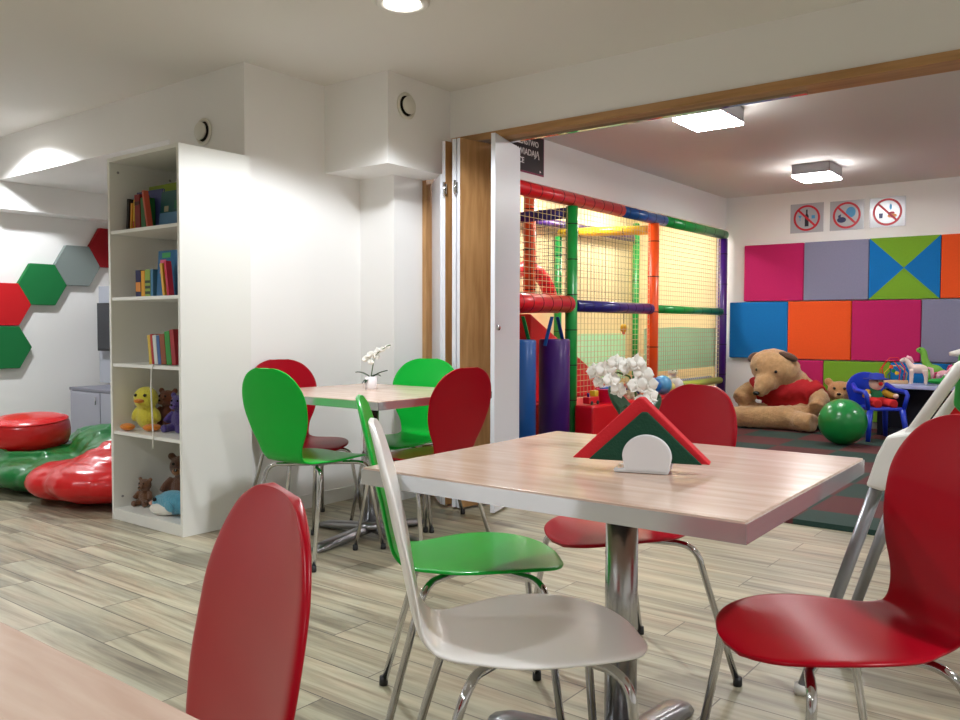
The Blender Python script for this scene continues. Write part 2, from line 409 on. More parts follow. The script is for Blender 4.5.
G1s, G2s, G3s = 'books on the top shelf', 'books on the second shelf', 'books on the middle shelf'
z = SHZ[3]
def flatbook(x, yf, z, wdt, h, th, rgb, label, group, tilt=.12, pics=()):
    """a book standing with its front cover towards the room, leaning back"""
    t = thing('book', label, 'book', (bx0+x, by0+yf, z+.001+th*tilt), 0, group); t.rotation_euler.x = -tilt
    c = MB(); c.b2((0, 0, 0), (wdt, .003, h)); c.b2((0, th-.003, 0), (wdt, th, h)); c.b2((0, .003, 0), (.003, th-.003, h))
    mats = [bookmat(rgb)]
    for (rx0, rz0, rx1, rz1, col) in pics:
        mats.append(bookmat(col)); c.b2((wdt*rx0, -.001, h*rz0), (wdt*rx1, 0, h*rz1), len(mats)-1)
    c.build('cover', mats, t); MB().b2((.0035, .0035, .003), (wdt-.004, th-.0035, h-.004)).build('pages', PAGES, t)
    return t
flatbook(.025, .13, z, .26, .225, .012, (74, 84, 150), 'purple-blue picture book leaning at the back of the top shelf', G1s)
flatbook(.05, .19, z, .30, .262, .012, (150, 178, 40), 'tall lime green picture book at the back of the top shelf', G1s, .1)
flatbook(.30, .12, z, .26, .20, .014, (24, 92, 96), 'dark teal picture book with pale blue band on the top shelf', G1s, .1, ((.0, .0, 1, .42, (110, 160, 205)), (.15, .45, .3, .6, (190, 180, 150)), (.5, .5, .68, .72, (30, 120, 80))))
book(.06, z, .022, .175, .07, (30, 26, 34), 'black-spined book at the left end of the top shelf row', G1s, .08)
book(.10, z, .016, .15, .07, (228, 158, 40), 'thin orange-yellow book on the top shelf', G1s, .08)
book(.13, z, .014, .165, .07, (232, 190, 60), 'thin yellow book beside the dark red one on the top shelf', G1s, .06, band=((200, 60, 30), ((.1, .3),)))
book(.155, z, .05, .19, .06, (140, 18, 24), 'thick dark red book on the top shelf', G1s, -.04, band=((70, 8, 12), ((.7, .8),)))
book(.215, z, .04, .17, .06, (30, 110, 52), 'green-spined book beside the thick dark red one on the top shelf', G1s, -.04)
book(.30, z, .014, .205, .03, (214, 96, 70), 'thin coral book leaning left on the top shelf', G1s, -.22, yf=.05)
z = SHZ[2]
flatbook(.20, .26, z, .2, .20, .012, (232, 132, 30), 'orange book at the back of the second shelf', G2s, .08)
book(.15, z, .05, .145, .10, (28, 36, 92), 'small navy book with an orange badge at the left of the second shelf row', G2s, 0, band=((236, 150, 70), ((.2, .55),)))
book(.205, z, .034, .14, .10, (238, 168, 40), 'small orange-yellow book right of the navy one on the second shelf', G2s)
book(.243, z, .05, .145, .10, (150, 178, 70), 'small pale green book with dark lettering bars on the second shelf', G2s, 0, band=((40, 60, 40), ((.1, .2), (.3, .4), (.5, .6))))
book(.297, z, .024, .145, .10, (70, 130, 170), 'slim blue book between the green and the large ones on the second shelf', G2s)
flatbook(.37, .06, z, .19, .236, .02, (24, 100, 150), 'large blue comic album on the second shelf', G2s, .06, ((.12, .5, .4, .8, (226, 90, 130)), (.2, .84, .6, .95, (60, 170, 90)), (.25, .1, .7, .45, (30, 40, 110))))
book(.50, z, .02, .165, .03, (235, 180, 60), 'thin yellow book in front of the large blue album', G2s, -.15, yf=.015)
book(.54, z, .018, .175, .03, (206, 40, 74), 'thin crimson book in front of the large blue album', G2s, -.15, yf=.015)
z = SHZ[1]
for (x, th, h, rgb, lab) in ((.275, .025, .155, (226, 196, 80), 'thin yellow board book at the left of the middle shelf row'),
        (.303, .018, .16, (196, 36, 40), 'thin red board book near the left of the middle shelf row'),
        (.325, .032, .155, (226, 228, 224), 'white-spined board book on the middle shelf'),
        (.361, .026, .153, (60, 104, 170), 'blue-spined board book on the middle shelf'),
        (.391, .045, .16, (150, 74, 34), 'thick brown board book on the middle shelf'),
        (.441, .044, .175, (30, 150, 50), 'thick green board book on the middle shelf'),
        (.49, .035, .185, (170, 30, 40), 'dark red board book at the right of the middle shelf row')):
    book(x, z, th, h, .12, rgb, lab, G3s, -.12)
ar = thing('book', 'navy arched board book standing behind the others on the middle shelf', 'book', (bx0+.34, by0+.24, z+.001), 0, G3s)
MB().prism([(0, 0), (.2, 0), (.2, .14)]+[(.1+.1*math.cos(a), .14+.075*math.sin(a)) for a in [PI*i/10 for i in range(1, 10)]]+[(0, .14)], .02, axes((0, .02, 0), (1,0,0), (0,0,1), (0,-1,0))).build('cover', bookmat((30, 44, 110)), ar)
cd = MB().tube([(bx0+0.425, by0+.003, .866), (bx0+0.423, by0-.006, .84), (bx0+0.418, by0-.008, .74), (bx0+0.423, by0-.006, .6), (bx0+0.427, by0-.005, .5), (bx0+0.428, by0-.006, .43)], .004, 8).build('cord', mat('white_cord', (225, 224, 220), .5))
tag(cd, 'thin white cord hanging down from the middle shelf of the bookcase', 'cord')

# ------------------------------------------------------------------ plush toys
EYE = mat('bead_eye', (12, 12, 14), .15)
WHITEP = mat('white_plush', (232, 228, 220), .9, sheen=.4, bump=(140, .5))
def fur(name, rgb, k=.75): return mat(name, rgb, .95, sheen=.35, bump=(120, .8), vary=(30, tuple(int(c*k) for c in rgb)))
def plush(label, loc, rz, s, furm, muzzle, cat='teddy', sit=True, tilt=0):
    t = thing('teddy_bear', label, cat, loc, rz); t.scale = (s, s, s)
    # faces local -y, sits on z=0, one unit tall
    blob('body', [((0, 0, .28), (.22, .19, .27)), ((0, -.03, .68), (.22, .2, .2)), ((-.2, 0, .86), (.075, .05, .075)), ((.2, 0, .86), (.075, .05, .075)),
        ((0, -.2, .63), (.1, .09, .085)), ('t', [(-.17, -.02, .45), (-.27, -.1, .34), (-.3, -.17, .24)], [.08, .075, .08]), ('t', [(.17, -.02, .45), (.27, -.1, .34), (.3, -.17, .24)], [.08, .075, .08]),
        ('t', [(-.13, -.05, .11), (-.2, -.25, .1), (-.22, -.36, .1)], [.1, .09, .1]), ('t', [(.13, -.05, .11), (.2, -.25, .1), (.22, -.36, .1)], [.1, .09, .1])], furm, t, .024, 4)
    MB().ell((0, -.27, .62), (.085, .05, .065)).build('muzzle', muzzle, t)
    MB().ell((0, -.315, .655), (.036, .022, .026)).build('nose', EYE, t)
    for sx in (-1, 1): MB().ell((sx*.085, -.205, .75), .026).build('eye', EYE, t)
    return t
BRF = fur('brown_fur', (134, 82, 40)); DKF = fur('dark_brown_fur', (112, 66, 36)); TANF = fur('tan_fur', (206, 150, 92))
plush('small brown teddy bear sitting at the left of the bottom bookcase compartment', (bx0+.085, by0+.15, .061), .35, .17, BRF, fur('brown_muzzle', (150, 100, 56)))
plush('larger brown plush dog sitting behind the blue fish toy in the bookcase', (bx0+.20, by0+.31, .061), .6, .31, DKF, fur('tan_muzzle', (168, 112, 62)), 'plush dog')
fs = thing('plush_fish', 'pale blue and white plush fish lying at the front of the bookcase bottom', 'plush fish', (bx0+.445, by0+.105, .061), .2)
BLF = fur('blue_plush', (96, 176, 206)); 
blob('body', [((0, 0, .07), (.12, .06, .065)), ((.13, .0, .07), (.05, .02, .06)), ((-.1, 0, .06), (.05, .045, .045))], BLF, fs, .01, 4)
MB().ell((-.06, -.02, .035), (.09, .05, .034)).build('belly', WHITEP, fs)
MB().ell((-.10, -.045, .085), .011).build('eye', EYE, fs)
MB().ell((-.15, -.01, .055), (.02, .02, .014)).build('mouth', fur('pink_plush_small', (230, 170, 150)), fs)
MB().ell((.02, -.06, .06), (.035, .012, .025), (0, .5, 0)).build('fin', BLF, fs)
zz = SHZ[0]
dk = thing('plush_duckling', 'yellow plush duckling with orange feet sitting in the bookcase', 'plush duckling', (bx0+.13, by0+.14, zz+.001), .45)
YEL = fur('yellow_plush', (226, 214, 70), .88); ORG = fur('orange_plush', (236, 138, 30), .85)
blob('body', [((0, 0, .07), (.062, .055, .07)), ((0, -.01, .175), (.068, .062, .066)), ((-.06, -.01, .085), (.022, .03, .045), (0, .4, 0)), ((.06, -.01, .085), (.022, .03, .045), (0, -.4, 0))], YEL, dk, .008, 4)
MB().ell((0, -.075, .165), (.026, .03, .012)).build('beak', ORG, dk)
for sx in (-1, 1):
    MB().ell((sx*.075, -.07, .022), (.05, .036, .02), (0, 0, sx*.5)).build('foot', ORG, dk)
    MB().ell((sx*.028, -.063, .195), .009).build('eye', EYE, dk)
plush('reddish brown plush bear behind the white cord in the bookcase', (bx0+.115, by0+.28, zz+.001), .3, .24, fur('rust_fur', (156, 84, 48)), fur('rust_muzzle', (190, 120, 80)))
pp = plush('purple plush bear at the right of the duckling in the bookcase', (bx0+.36, by0+.20, zz+.001), .3, .23, fur('purple_fur', (72, 42, 140)), fur('purple_muzzle', (90, 60, 160)))

# ------------------------------------------------------------------ alcove: hexagons, cabinet, screen, bean bags
FELT = {'red': mat('red_felt', (196, 14, 24), .95, bump=(300, .3)), 'green': mat('green_felt', (14, 112, 56), .95, bump=(300, .3)),
        'grey': mat('grey_felt', (124, 134, 132), .95, bump=(300, .3)), 'dred': mat('dark_red_felt', (150, 12, 24), .95, bump=(300, .3))}
def hexpanel(y, z, c, label):
    R = .192; poly = [(R*math.cos(PI/3*i), R*math.sin(PI/3*i)) for i in range(6)]
    o = MB().prism(poly, .045, axes((-6.999, y, z), (0, 1, 0), (0, 0, 1), (1, 0, 0))).build('hexagon_wall_panel', FELT[c], None, .004)
    tag(o, label, 'wall panel', 'felt hexagons on the alcove wall')
hexpanel(2.925, 1.232, 'red', 'bright red felt hexagon at the left edge of the wall row')
hexpanel(3.212, 1.398, 'green', 'green felt hexagon between the red and the grey one')
hexpanel(3.50, 1.565, 'grey', 'grey felt hexagon on the alcove wall')
hexpanel(3.79, 1.732, 'dred', 'dark red felt hexagon at the top right, partly hidden by the bookcase')
hexpanel(2.925, .893, 'green', 'green felt hexagon below the bright red one, at the left edge')
CABG = mat('grey_cabinet', (158, 158, 172), .5); CABT = mat('grey_cabinet_top', (122, 122, 134), .5)
cb = thing('low_cabinet', 'low grey cabinet standing in the alcove behind the bookcase', 'cabinet', (-6.66, 3.27, 0))
MB().b2((0, .02, 0), (1.4, .5, .555)).build('carcass', CABG, cb)
MB().b2((-.012, 0, .555), (1.412, .5, .578)).build('cabinet_top', CABT, cb, .002)
for i in range(3):
    d = MB().b2((.005+i*.465, 0, .03), (.458+i*.465, .019, .55)).build('door', CABG, cb, .002)
    MB().tube([(.42+i*.465, -.014, .46), (.42+i*.465, -.014, .52)], .005, 8).build('handle', STEEL, d)
bd = MB().b2((-6.93, 3.80, .585), (-5.3, 3.83, 1.40)).build('backboard', mat('pale_grey_board', (176, 180, 192), .5))
bd.location.y = 0; tag(bd, 'pale grey upright board standing on the low cabinet behind the screen', 'board')
for v in bd.data.vertices: v.co.y -= .14; 
tv = thing('television', 'black flat screen mounted on the pale grey board in the alcove', 'television', (-6.85, 3.60, .855))
MB().b2((0, 0, 0), (.9, .045, .40)).build('casing', BLACKP, tv, .004)
MB().b2((.015, -.003, .02), (.885, 0, .39)).build('screen', mat('dark_screen', (34, 36, 44), .15), tv)
MB().b2((.3, .045, .1), (.6, .059, .3)).build('wall_bracket', STEEL, tv)

VR = mat('red_vinyl', (206, 14, 22), .3, coat=.2, bump=(7, .55)); VG = mat('green_vinyl', (10, 108, 48), .3, coat=.2, bump=(7, .55))
gfold = [('t', [(-.62, -.28, .26), (-.3, -.36, .27), (.05, -.33, .22), (.3, -.2, .23)], [.03, .035, .03, .03]), ('t', [(-.2, .25, .3), (.15, .12, .27), (.45, .05, .36), (.7, -.05, .32)], [.03, .03, .03, .02]),
    ('t', [(.2, .4, .34), (.42, .2, .405), (.55, .0, .36)], [.025, .03, .02]), ('t', [(.3, .42, .36), (.6, .2, .38), (.8, .0, .28)], [.02, .025, .02])]
gb = blob('bean_bag', [((0, 0, .125), (.66, .45, .13)), ((-.48, -.1, .17), (.33, .36, .175)), ((.42, .22, .2), (.42, .3, .205)), ((.66, .1, .19), (.26, .28, .19)), ((.0, .34, .17), (.5, .2, .17)), ((.15, -.2, .11), (.45, .3, .11))]+gfold,
    VG, None, .016, 5, (-5.72, 2.72, .012), 0, (.02, 4.5))
tag(gb, 'large slumped green bean bag beneath the felt hexagons', 'bean bag')
rtop = (-.02, .06, .33)
rfold = []
for k_ in range(9):
    a = -PI*.95+k_*PI*1.9/8; rr = .25+.03*(k_ % 3)
    rfold.append(('t', [rtop, (rtop[0]+.09*math.cos(a), rtop[1]+.08*math.sin(a), .295), (rtop[0]+rr*math.cos(a+.15), rtop[1]+rr*.9*math.sin(a+.15), .225-.02*(k_ % 2))], [.03, .022, .018]))
rb = blob('bean_bag', [((-.0, 0, .14), (.36, .34, .14)), ((.04, .05, .19), (.27, .26, .13)), ((-.02, .08, .29), (.10, .06, .06), (0, .4, .3)), ((-.22, -.05, .125), (.26, .27, .122))]+rfold,
    VR, None, .012, 4, (-4.825, 2.57, .012), .2, (.012, 5))
tag(rb, 'slumped red bean bag with a gathered top on the floor beside the bookcase', 'bean bag')
pf = thing('pouf', 'round red vinyl pouf resting on the green bean bag', 'pouf', (-5.86, 2.60, .255))
pf.rotation_euler = (.06, .05, 0)
MB().lathe([(0, 0), (.2, .0), (.235, .012), (.25, .05), (.255, .1), (.25, .15), (.236, .178), (.2, .196), (.12, .206), (0, .21)], 40).build('cushion', VR, pf)
MB().tube([(.240*math.cos(a), .240*math.sin(a), .176) for a in [2*PI*i/40 for i in range(40)]], .005, 6, True).build('piping', VR, pf)

# ------------------------------------------------------------------ tables
def table(x0, x1, y0, y1, label, zt=.74, th=.038, rot=0):
    cx, cy = (x0+x1)/2, (y0+y1)/2
    t = thing('cafe_table', label, 'table', (cx, cy, 0), rot, 'square pedestal tables')
    hx, hy = (x1-x0)/2, (y1-y0)/2
    MB().b2((-hx+.001, -hy+.001, zt-th), (hx-.001, hy-.001, zt)).build('tabletop', LAM, t, .0015)
    e = MB()
    for a, b in (((-hx-.002, -hy-.002), (hx+.002, -hy+.0015)), ((-hx-.002, hy-.0015), (hx+.002, hy+.002)), ((-hx-.002, -hy), (-hx+.0015, hy)), ((hx-.0015, -hy), (hx+.002, hy))):
        e.b2((*a, zt-th-.001), (*b, zt-.004))
    e.build('edge_band', EDGE, t)
    p = MB(); p.b2((-.14, -.14, zt-th-.012), (.14, .14, zt-th-.001)); p.lathe([(0, zt-th-.03), (.06, zt-th-.03), (.06, zt-th-.012), (0, zt-th-.012)], 24); p.build('top_plate', BLACKP, t)
    MB().lathe([(.0, .06), (.039, .06), (.039, zt-th-.03), (.0, zt-th-.03)], 32).build('pole', STEEL, t)
    MB().lathe([(0, .05), (.07, .05), (.068, .07), (.05, .085), (.0, .085)], 28).build('pole_collar', CASTM, t)
    for i in range(4):
        a = PI/2*i; R = Matrix.Rotation(a, 4, 'Z')
        f = MB(); n = 9; vs = []; fs = []
        for j in range(n):
            q = j/(n-1); x = .03+.35*q; wd = .034+.012*q; top = .066-.038*q**1.4; bot = .03*(1-q)+.004 if q < .9 else .003
            if j == n-1: wd *= .75; top -= .008
            for (yy, z_) in ((-wd, bot), (-wd*.75, top-.006), (-wd*.4, top), (wd*.4, top), (wd*.75, top-.006), (wd, bot)): vs.append(R @ Vector((x, yy, z_)))
        for j in range(n-1):
            for k_ in range(6): fs.append((j*6+k_, j*6+(k_+1) % 6, (j+1)*6+(k_+1) % 6, (j+1)*6+k_))
        f.add(vs, fs, True); f.add(vs[:6], [tuple(range(6))]); f.add(vs[-6:], [tuple(range(6))])
        fo = f.build('foot', CASTM, t)
        g_ = R @ Vector((.355, 0, .0015)); MB().lathe([(0, -.0012), (.018, -.0012), (.018, .003), (0, .003)], 14, g_).build('glide', BLACKP, fo)
    return t
table(-1.398, -.505, 1.363, 2.22, 'square pale wood table with the napkin holder, nearest the play room', rot=.018)
table(-3.46, -2.555, 2.585, 3.40, 'square pale wood table with the small potted orchid by the white wall')
table(-1.33, -.43, -.46, .398, 'pale wood table cut off at the bottom left corner of the picture')

# ------------------------------------------------------------------ chairs
PROF = [(.2262,.4275,.03),(.2238,.429,.05),(.216,.434,.085),(.19,.441,.135),(.14,.449,.175),(.07,.453,.2),(0,.452,.205),(-.06,.449,.194),(-.12,.447,.163),(-.172,.448,.137),(-.209,.462,.123),(-.231,.492,.131),(-.242,.535,.145),(-.252,.585,.174),(-.263,.64,.196),(-.275,.69,.206),(-.287,.75,.205),(-.301,.805,.183),(-.311,.848,.143),(-.3165,.8690,.101),(-.3186,.8772,.073),(-.3192,.8800,.054)]
def catmull(P, n):
    out = []
    for i in range(len(P)-1):
        a, b, c, d = P[max(i-1, 0)], P[i], P[i+1], P[min(i+2, len(P)-1)]
        for j in range(n):
            t = j/n
            out.append(tuple(.5*((2*b[k])+(-a[k]+c[k])*t+(2*a[k]-5*b[k]+4*c[k]-d[k])*t*t+(-a[k]+3*b[k]-3*c[k]+d[k])*t**3) for k in range(len(b))))
    out.append(P[-1]); return out
def chair_shell():
    P = catmull(PROF, 3); n = 13; mb = MB(); vs = []; fs = []
    for i, (y, z, wd) in enumerate(P):
        q = i/(len(P)-1)
        for j in range(n):
            u = -1+2*j/(n-1)
            # slight dish: seat edges rise, back edges come forward
            ds = .010*u*u*(wd/.2)
            if i < 30: vs.append((u*wd, y, z+ds*.6))
            else: vs.append((u*wd, y+ds*1.4, z))
    for i in range(len(P)-1):
        for j in range(n-1): fs.append((i*n+j, i*n+j+1, (i+1)*n+j+1, (i+1)*n+j))
    mb.add(vs, fs, True); return mb
shell_me = chair_shell().mesh('seat_shell', RED)
def leg_mesh(sx, sy):
    fx, fy = sx*.235, (.2 if sy > 0 else -.26)
    ty = .13 if sy > 0 else -.12
    ox, oy = sx*.165, ty+(.02 if sy > 0 else -.02)
    pts = [(sx*.02, ty*.25, .418), (sx*.07, ty*.62, .419), (ox*.72, oy*.86, .418)]
    a = Vector((ox*.72, oy*.86, .418)); c = Vector((ox*1.1, oy*1.06, .420)); b = Vector((ox+(fx-ox)*.2, oy+(fy-oy)*.2, .36))
    for i in range(1, 8):
        t = i/7; pts.append(a*(1-t)**2+c*2*t*(1-t)+b*t*t)
    pts.append((fx, fy, .006))
    return MB().tube(pts, .0098, 10).mesh('leg', CHROME), (fx, fy)
leg_data = {(sx, sy): leg_mesh(sx, sy) for sx in (-1, 1) for sy in (-1, 1)}
cap_me = MB().lathe([(0, 0), (.0125, 0), (.0135, .004), (.0125, .026), (0, .026)], 14).mesh('foot_cap', BLACKP)
plate_me = MB().box((0, 0, .427), (.17, .16, .012)).mesh('mounting_plate', CASTM)
def put(name, me, parent, loc=None):
    o = bpy.data.objects.new(name, me); COL.objects.link(o); o.parent = parent
    if loc: o.location = loc
    return o
def make_chair():
    t = thing('cafe_chair', 'chair', 'chair', group='moulded plywood chairs')
    s = put('seat_shell', shell_me, t)
    so = s.modifiers.new('thickness', 'SOLIDIFY'); so.thickness = .011; so.offset = 0
    s.modifiers.new('round', 'SUBSURF').levels = 1; s.modifiers['round'].render_levels = 2
    s.material_slots[0].link = 'OBJECT'; s.material_slots[0].material = RED
    for key, (me, (fx, fy)) in leg_data.items():
        l = put('leg', me, t); put('foot_cap', cap_me, l, (fx, fy, .0005))
    put('mounting_plate', plate_me, t)
    return t
chair0 = make_chair(); used = [False]
def chair(x, y, deg, m, label):
    t = chair0 if not used[0] else dup(chair0); used[0] = True
    t.location = (x, y, 0); t.rotation_euler.z = math.radians(deg-90); t['label'] = label
    for c in t.children:
        if c.name.startswith('seat_shell'): c.material_slots[0].link = 'OBJECT'; c.material_slots[0].material = m
chair(-.939, 1.384, 44, OFFW, 'white moulded chair in the foreground, at the front edge of the napkin holder table')
chair(-1.373, 1.767, 42.5, GREEN, 'green moulded chair directly behind the white chair')
chair(-1.215, 2.276, -115.8, RED, 'red moulded chair on the far side of the napkin holder table')
chair(-.458, 1.774, 228.0, RED, 'red moulded chair cut off by the right edge of the picture')
chair(-.872, .313, -113.6, RED, 'red moulded chair back in the foreground, beside the bottom left table')
chair(-3.018, 2.648, 93.4, GREEN, 'green moulded chair turned to the orchid table, nearest the bookcase')
chair(-3.431, 2.935, -13, RED, 'red moulded chair between the green chair and the white wall')
chair(-3.107, 3.358, -71.5, GREEN, 'green moulded chair on the far side of the orchid table, by the folding door')
chair(-2.67, 2.985, 176, RED, 'dark red moulded chair back between the orchid table and the folding door')

# ------------------------------------------------------------------ table things
PETAL = mat('white_petal', (238, 238, 232), .6, bump=(60, .1)); LEAF = mat('orchid_leaf', (18, 60, 32), .4); STEMM = mat('orchid_stem', (70, 96, 44), .5)
POT = mat('white_pot', (228, 222, 224), .4); SOIL = mat('soil', (40, 30, 24), .9)
def flower(mb, c, d, s):
    d = Vector(d).normalized(); a = d.cross(Vector((0, 0, 1))).normalized(); b = a.cross(d); a0 = random.random()*.8
    for k_ in range(5):
        big = k_ in (0, 2)
        an = (0.15, PI*.5, PI*.98, PI*1.28, PI*1.75)[k_]+a0-.4; ra = a*math.cos(an)+b*math.sin(an); tn = d.cross(ra); s_ = s*(1.05 if big else .95)*(.9+.2*random.random())
        n = 7; vs = []; fs = []; cup = random.uniform(-.15, .35)
        for i in range(n):
            q = i/(n-1); wd = s_*(.6 if big else .36)*max(.02, math.sin(PI*min(1, .08+q*.92))**.6)
            for u in (-1, -.5, 0, .5, 1):
                vs.append(Vector(c)+ra*(s_*(.05+q*.95-.12*u*u*q))+tn*(u*wd)+d*(s_*(cup*q*q+.10*math.sin(u*3+k_)+(.04 if big else -.04))))
        for i in range(n-1):
            for j in range(4): fs.append((i*5+j, i*5+j+1, (i+1)*5+j+1, (i+1)*5+j))
        mb.add(vs, fs, True)
    mb.ell(Vector(c)+d*s*.16-b*s*.12, (s*.13, s*.13, s*.2), n=8)
def leaf(mb, p0, dr, L, wd, droop=.5, rise=.6):
    d = Vector((dr[0], dr[1], 0)).normalized(); sd = Vector((-d.y, d.x, 0)); vs = []; fs = []; n = 9
    for i in range(n):
        q = i/(n-1); c = Vector(p0)+d*(L*q)+Vector((0, 0, L*(rise*q-droop*q*q)))
        ww = wd*math.sin(PI*min(1, .12+.88*q))**.7 if q < 1 else .0005
        for u in (-1, 0, 1): vs.append(c+sd*(u*ww)+Vector((0, 0, abs(u)*wd*.3)))
    for i in range(n-1):
        for j in range(2): fs.append((i*3+j, i*3+j+1, (i+1)*3+j+1, (i+1)*3+j))
    mb.add(vs, fs, True)
def orchid(loc, s, flowers, stem, label, potr=.045, poth=.075, leaves=()):
    t = thing('potted_orchid', label, 'potted plant', loc)
    MB().lathe([(0, 0), (potr*.85, 0), (potr*.88, .003), (potr, poth), (potr*.93, poth), (potr*.88, poth-.012), (0, poth-.012)], 28).build('pot', POT, t)
    MB().lathe([(0, poth-.011), (potr*.87, poth-.011)], 20).build('soil', SOIL, t)
    MB().tube(stem, .0028, 7).build('stem', STEMM, t)
    for (dr, L, wd, dp, rs) in leaves:
        m_ = MB(); leaf(m_, (0, 0, poth-.012), dr, L, wd, dp, rs); o = m_.build('leaf', LEAF, t); md = o.modifiers.new('t', 'SOLIDIFY'); md.thickness = .0015
    for (c, d, s_) in flowers:
        m_ = MB(); flower(m_, c, d, s_); o = m_.build('flower', PETAL, t); md = o.modifiers.new('t', 'SOLIDIFY'); md.thickness = .0008
    return t
# image right in world terms is R_; towards the camera is K_
R_ = Vector((.79, .61, 0)); K_ = Vector((.61, -.79, 0))
st = [Vector((0, 0, .06)), Vector((0, 0, .12))+R_*.01, Vector((0, 0, .17))+R_*.02, Vector((0, 0, .2))+R_*.05, Vector((0, 0, .225))+R_*.09, Vector((0, 0, .228))+R_*.105]
fl = [(R_*(-.025)+Vector((0, 0, .155)), K_, .024), (R_*.0+K_*.01+Vector((0, 0, .178)), K_-R_*.3, .024), (R_*.025+Vector((0, 0, .172)), K_+R_*.4, .022), (R_*.035+Vector((0, 0, .198)), K_, .022),
      (R_*.06+Vector((0, 0, .205)), K_+R_*.3, .018), (R_*.085+Vector((0, 0, .22)), K_, .014), (R_*.104+Vector((0, 0, .228)), R_, .009), (R_*.0+Vector((0, 0, .14))+K_*.012, K_, .02)]
orchid((-3.105, 3.09, .7405), 1, fl, st, 'small white orchid in a white pot on the table by the wall', .034, .066,
       [((-R_-K_*.2), .085, .013, .5, .85), ((R_+K_*.2), .09, .014, .3, .75), ((-R_*.4+K_*.6), .05, .011, .9, .4), ((R_*.5-K_*.6), .07, .012, .7, .8), (-R_+K_*.6, .05, .008, 1.0, .5)])
st = [Vector((0, 0, .06)), Vector((0, 0, .12)), Vector((0, 0, .165))-R_*.004, Vector((0, 0, .195))-R_*.02, Vector((0, 0, .205))-R_*.05, Vector((0, 0, .19))-R_*.085]
fl = []
for (a, b, c_, s_) in ((-.095, .20, .01, .024), (-.07, .205, .018, .028), (-.04, .222, .02, .028), (-.012, .215, .016, .028), (-.055, .178, .024, .026), (.012, .222, .022, .026), (.028, .195, .02, .028), (.04, .165, .022, .028),
                        (.012, .165, .024, .027), (.05, .135, .012, .026), (-.085, .17, .0, .02), (-.03, .15, .0, .024), (.03, .12, .026, .024)):
    fl.append((R_*(a-.017)+K_*c_+Vector((0, 0, b+.009)), K_+R_*(random.random()-.5)*.8+Vector((0, 0, .1)), s_))
orchid((-1.02, 1.995, .7405), 1, fl, st, 'white orchid with dark leaves standing behind the red and green napkin house', .04, .06,
       [(-K_-R_*.9, .095, .036, .15, 1.25), (-K_*.8+R_*.9, .10, .034, .15, 1.0), (K_-R_*.6, .075, .032, .2, 1.1), (K_, .07, .026, .2, .8), (-R_*.4-K_, .09, .028, .2, .9), (R_*.3-K_*.8, .1, .028, .3, .9)])

# napkin holder (the house)
RN = mat('red_napkin', (206, 26, 40), .85, bump=(200, .25)); GN = mat('green_napkin', (8, 66, 46), .85, bump=(200, .25)); CERA = mat('white_ceramic', (226, 228, 232), .12, coat=.4)
NA = Vector((.95, .31, 0)).normalized()     # along the napkins, left to right
NF = Vector((NA.y, -NA.x, 0))                 # towards the camera
base = Vector((-.858, 1.712, .7405))
nh = thing('napkin_holder', 'white ceramic napkin holder with two half-round plates on the right-hand table', 'napkin holder', base)
def dome(wd, h, n=24):
    pts = [(-wd*.86, 0)]
    for i in range(n+1):
        a = PI-PI*i/n; pts.append((wd*math.cos(a), h*.42+(h*.58)*math.sin(a)))
    return pts+[(wd*.86, 0)]
for off in (.026, -.038):
    MB().prism(dome(.055, .087), .009, axes(NF*off+NA*.013, NA, (0, 0, 1), NF)).build('plate', CERA, nh, .004, seg=3)
fm = MB(); fm.prism([(-.06, -.038), (.06, -.038), (.06, .035), (-.06, .035)], .010, axes((0, 0, 0), NA, NF, (0, 0, 1))); fm.build('holder_base', CERA, nh, .004)
def napkin(off, th, hw, h, z0, m, label, dx=0):
    t = tag(MB().prism([(-hw+dx, 0), (hw+dx, 0), (dx+.006, h), (dx-.006, h)], th, axes((0, 0, 0), NA, (0, 0, 1), NF)).build('napkin_stack', m, None, .003, base+NF*off+Vector((0, 0, z0))), label, 'napkins', 'folded napkins in the holder')
    return t
napkin(.0165, .008, .126, .112, .024, GN, 'dark green triangular napkins at the front of the white holder', .006)
napkin(-.028, .043, .154, .142, .024, RN, 'red triangular napkins standing behind the green ones in the holder', -.006)

# ------------------------------------------------------------------ play frame
XF = -3.62; PT = 2.105; PM = 1.24
PC = {n: mat('foam_'+n, c, .32, coat=.2) for n, c in dict(red=(214, 16, 30), green=(8, 150, 62), orange=(238, 84, 22), purple=(62, 20, 110), blue=(14, 84, 160), navy=(34, 30, 122), yellow=(226, 190, 40), lime=(186, 200, 80)).items()}
TIE = mat('black_tie', (14, 14, 14), .6); NETM = mat('cream_netting', (206, 190, 146), .8); NETD = mat('dark_netting', (46, 44, 60), .8)
pfm = thing('climbing_gym', 'foam-padded climbing frame with netting along the left of the play room', 'climbing frame', (0, 0, 0))
def pole(a, b, r, c, name, ties=5, n=18):
    mb = MB().tube([a, b], r, n)
    a, b = Vector(a), Vector(b); d = (b-a)
    for i in range(ties):
        p = a+d*((i+.5)/ties); q = d.normalized()*.004
        mb.tube([p-q, p+q], r+.0018, n, caps=False, mi=1)
    return mb.build(name, [PC[c], TIE], pfm)
r_ = .045
pole((XF, 5.905, .032), (XF, 5.905, PT-.055), .05, 'green', 'post', 7)
pole((XF, 7.40, .032), (XF, 7.40, PT-.05), .052, 'orange', 'post', 6)
pole((XF, 9.14, .032), (XF, 9.14, PT-.05), .05, 'purple', 'post', 6)
pole((XF, 4.45, .032), (XF, 4.45, PT-.05), .05, 'orange', 'post', 6)
pole((XF, 4.2, PT), (XF, 6.74, PT), .054, 'red', 'top_tube', 16)
pole((XF, 6.742, PT), (XF, 7.62, PT), .05, 'blue', 'top_tube', 5)
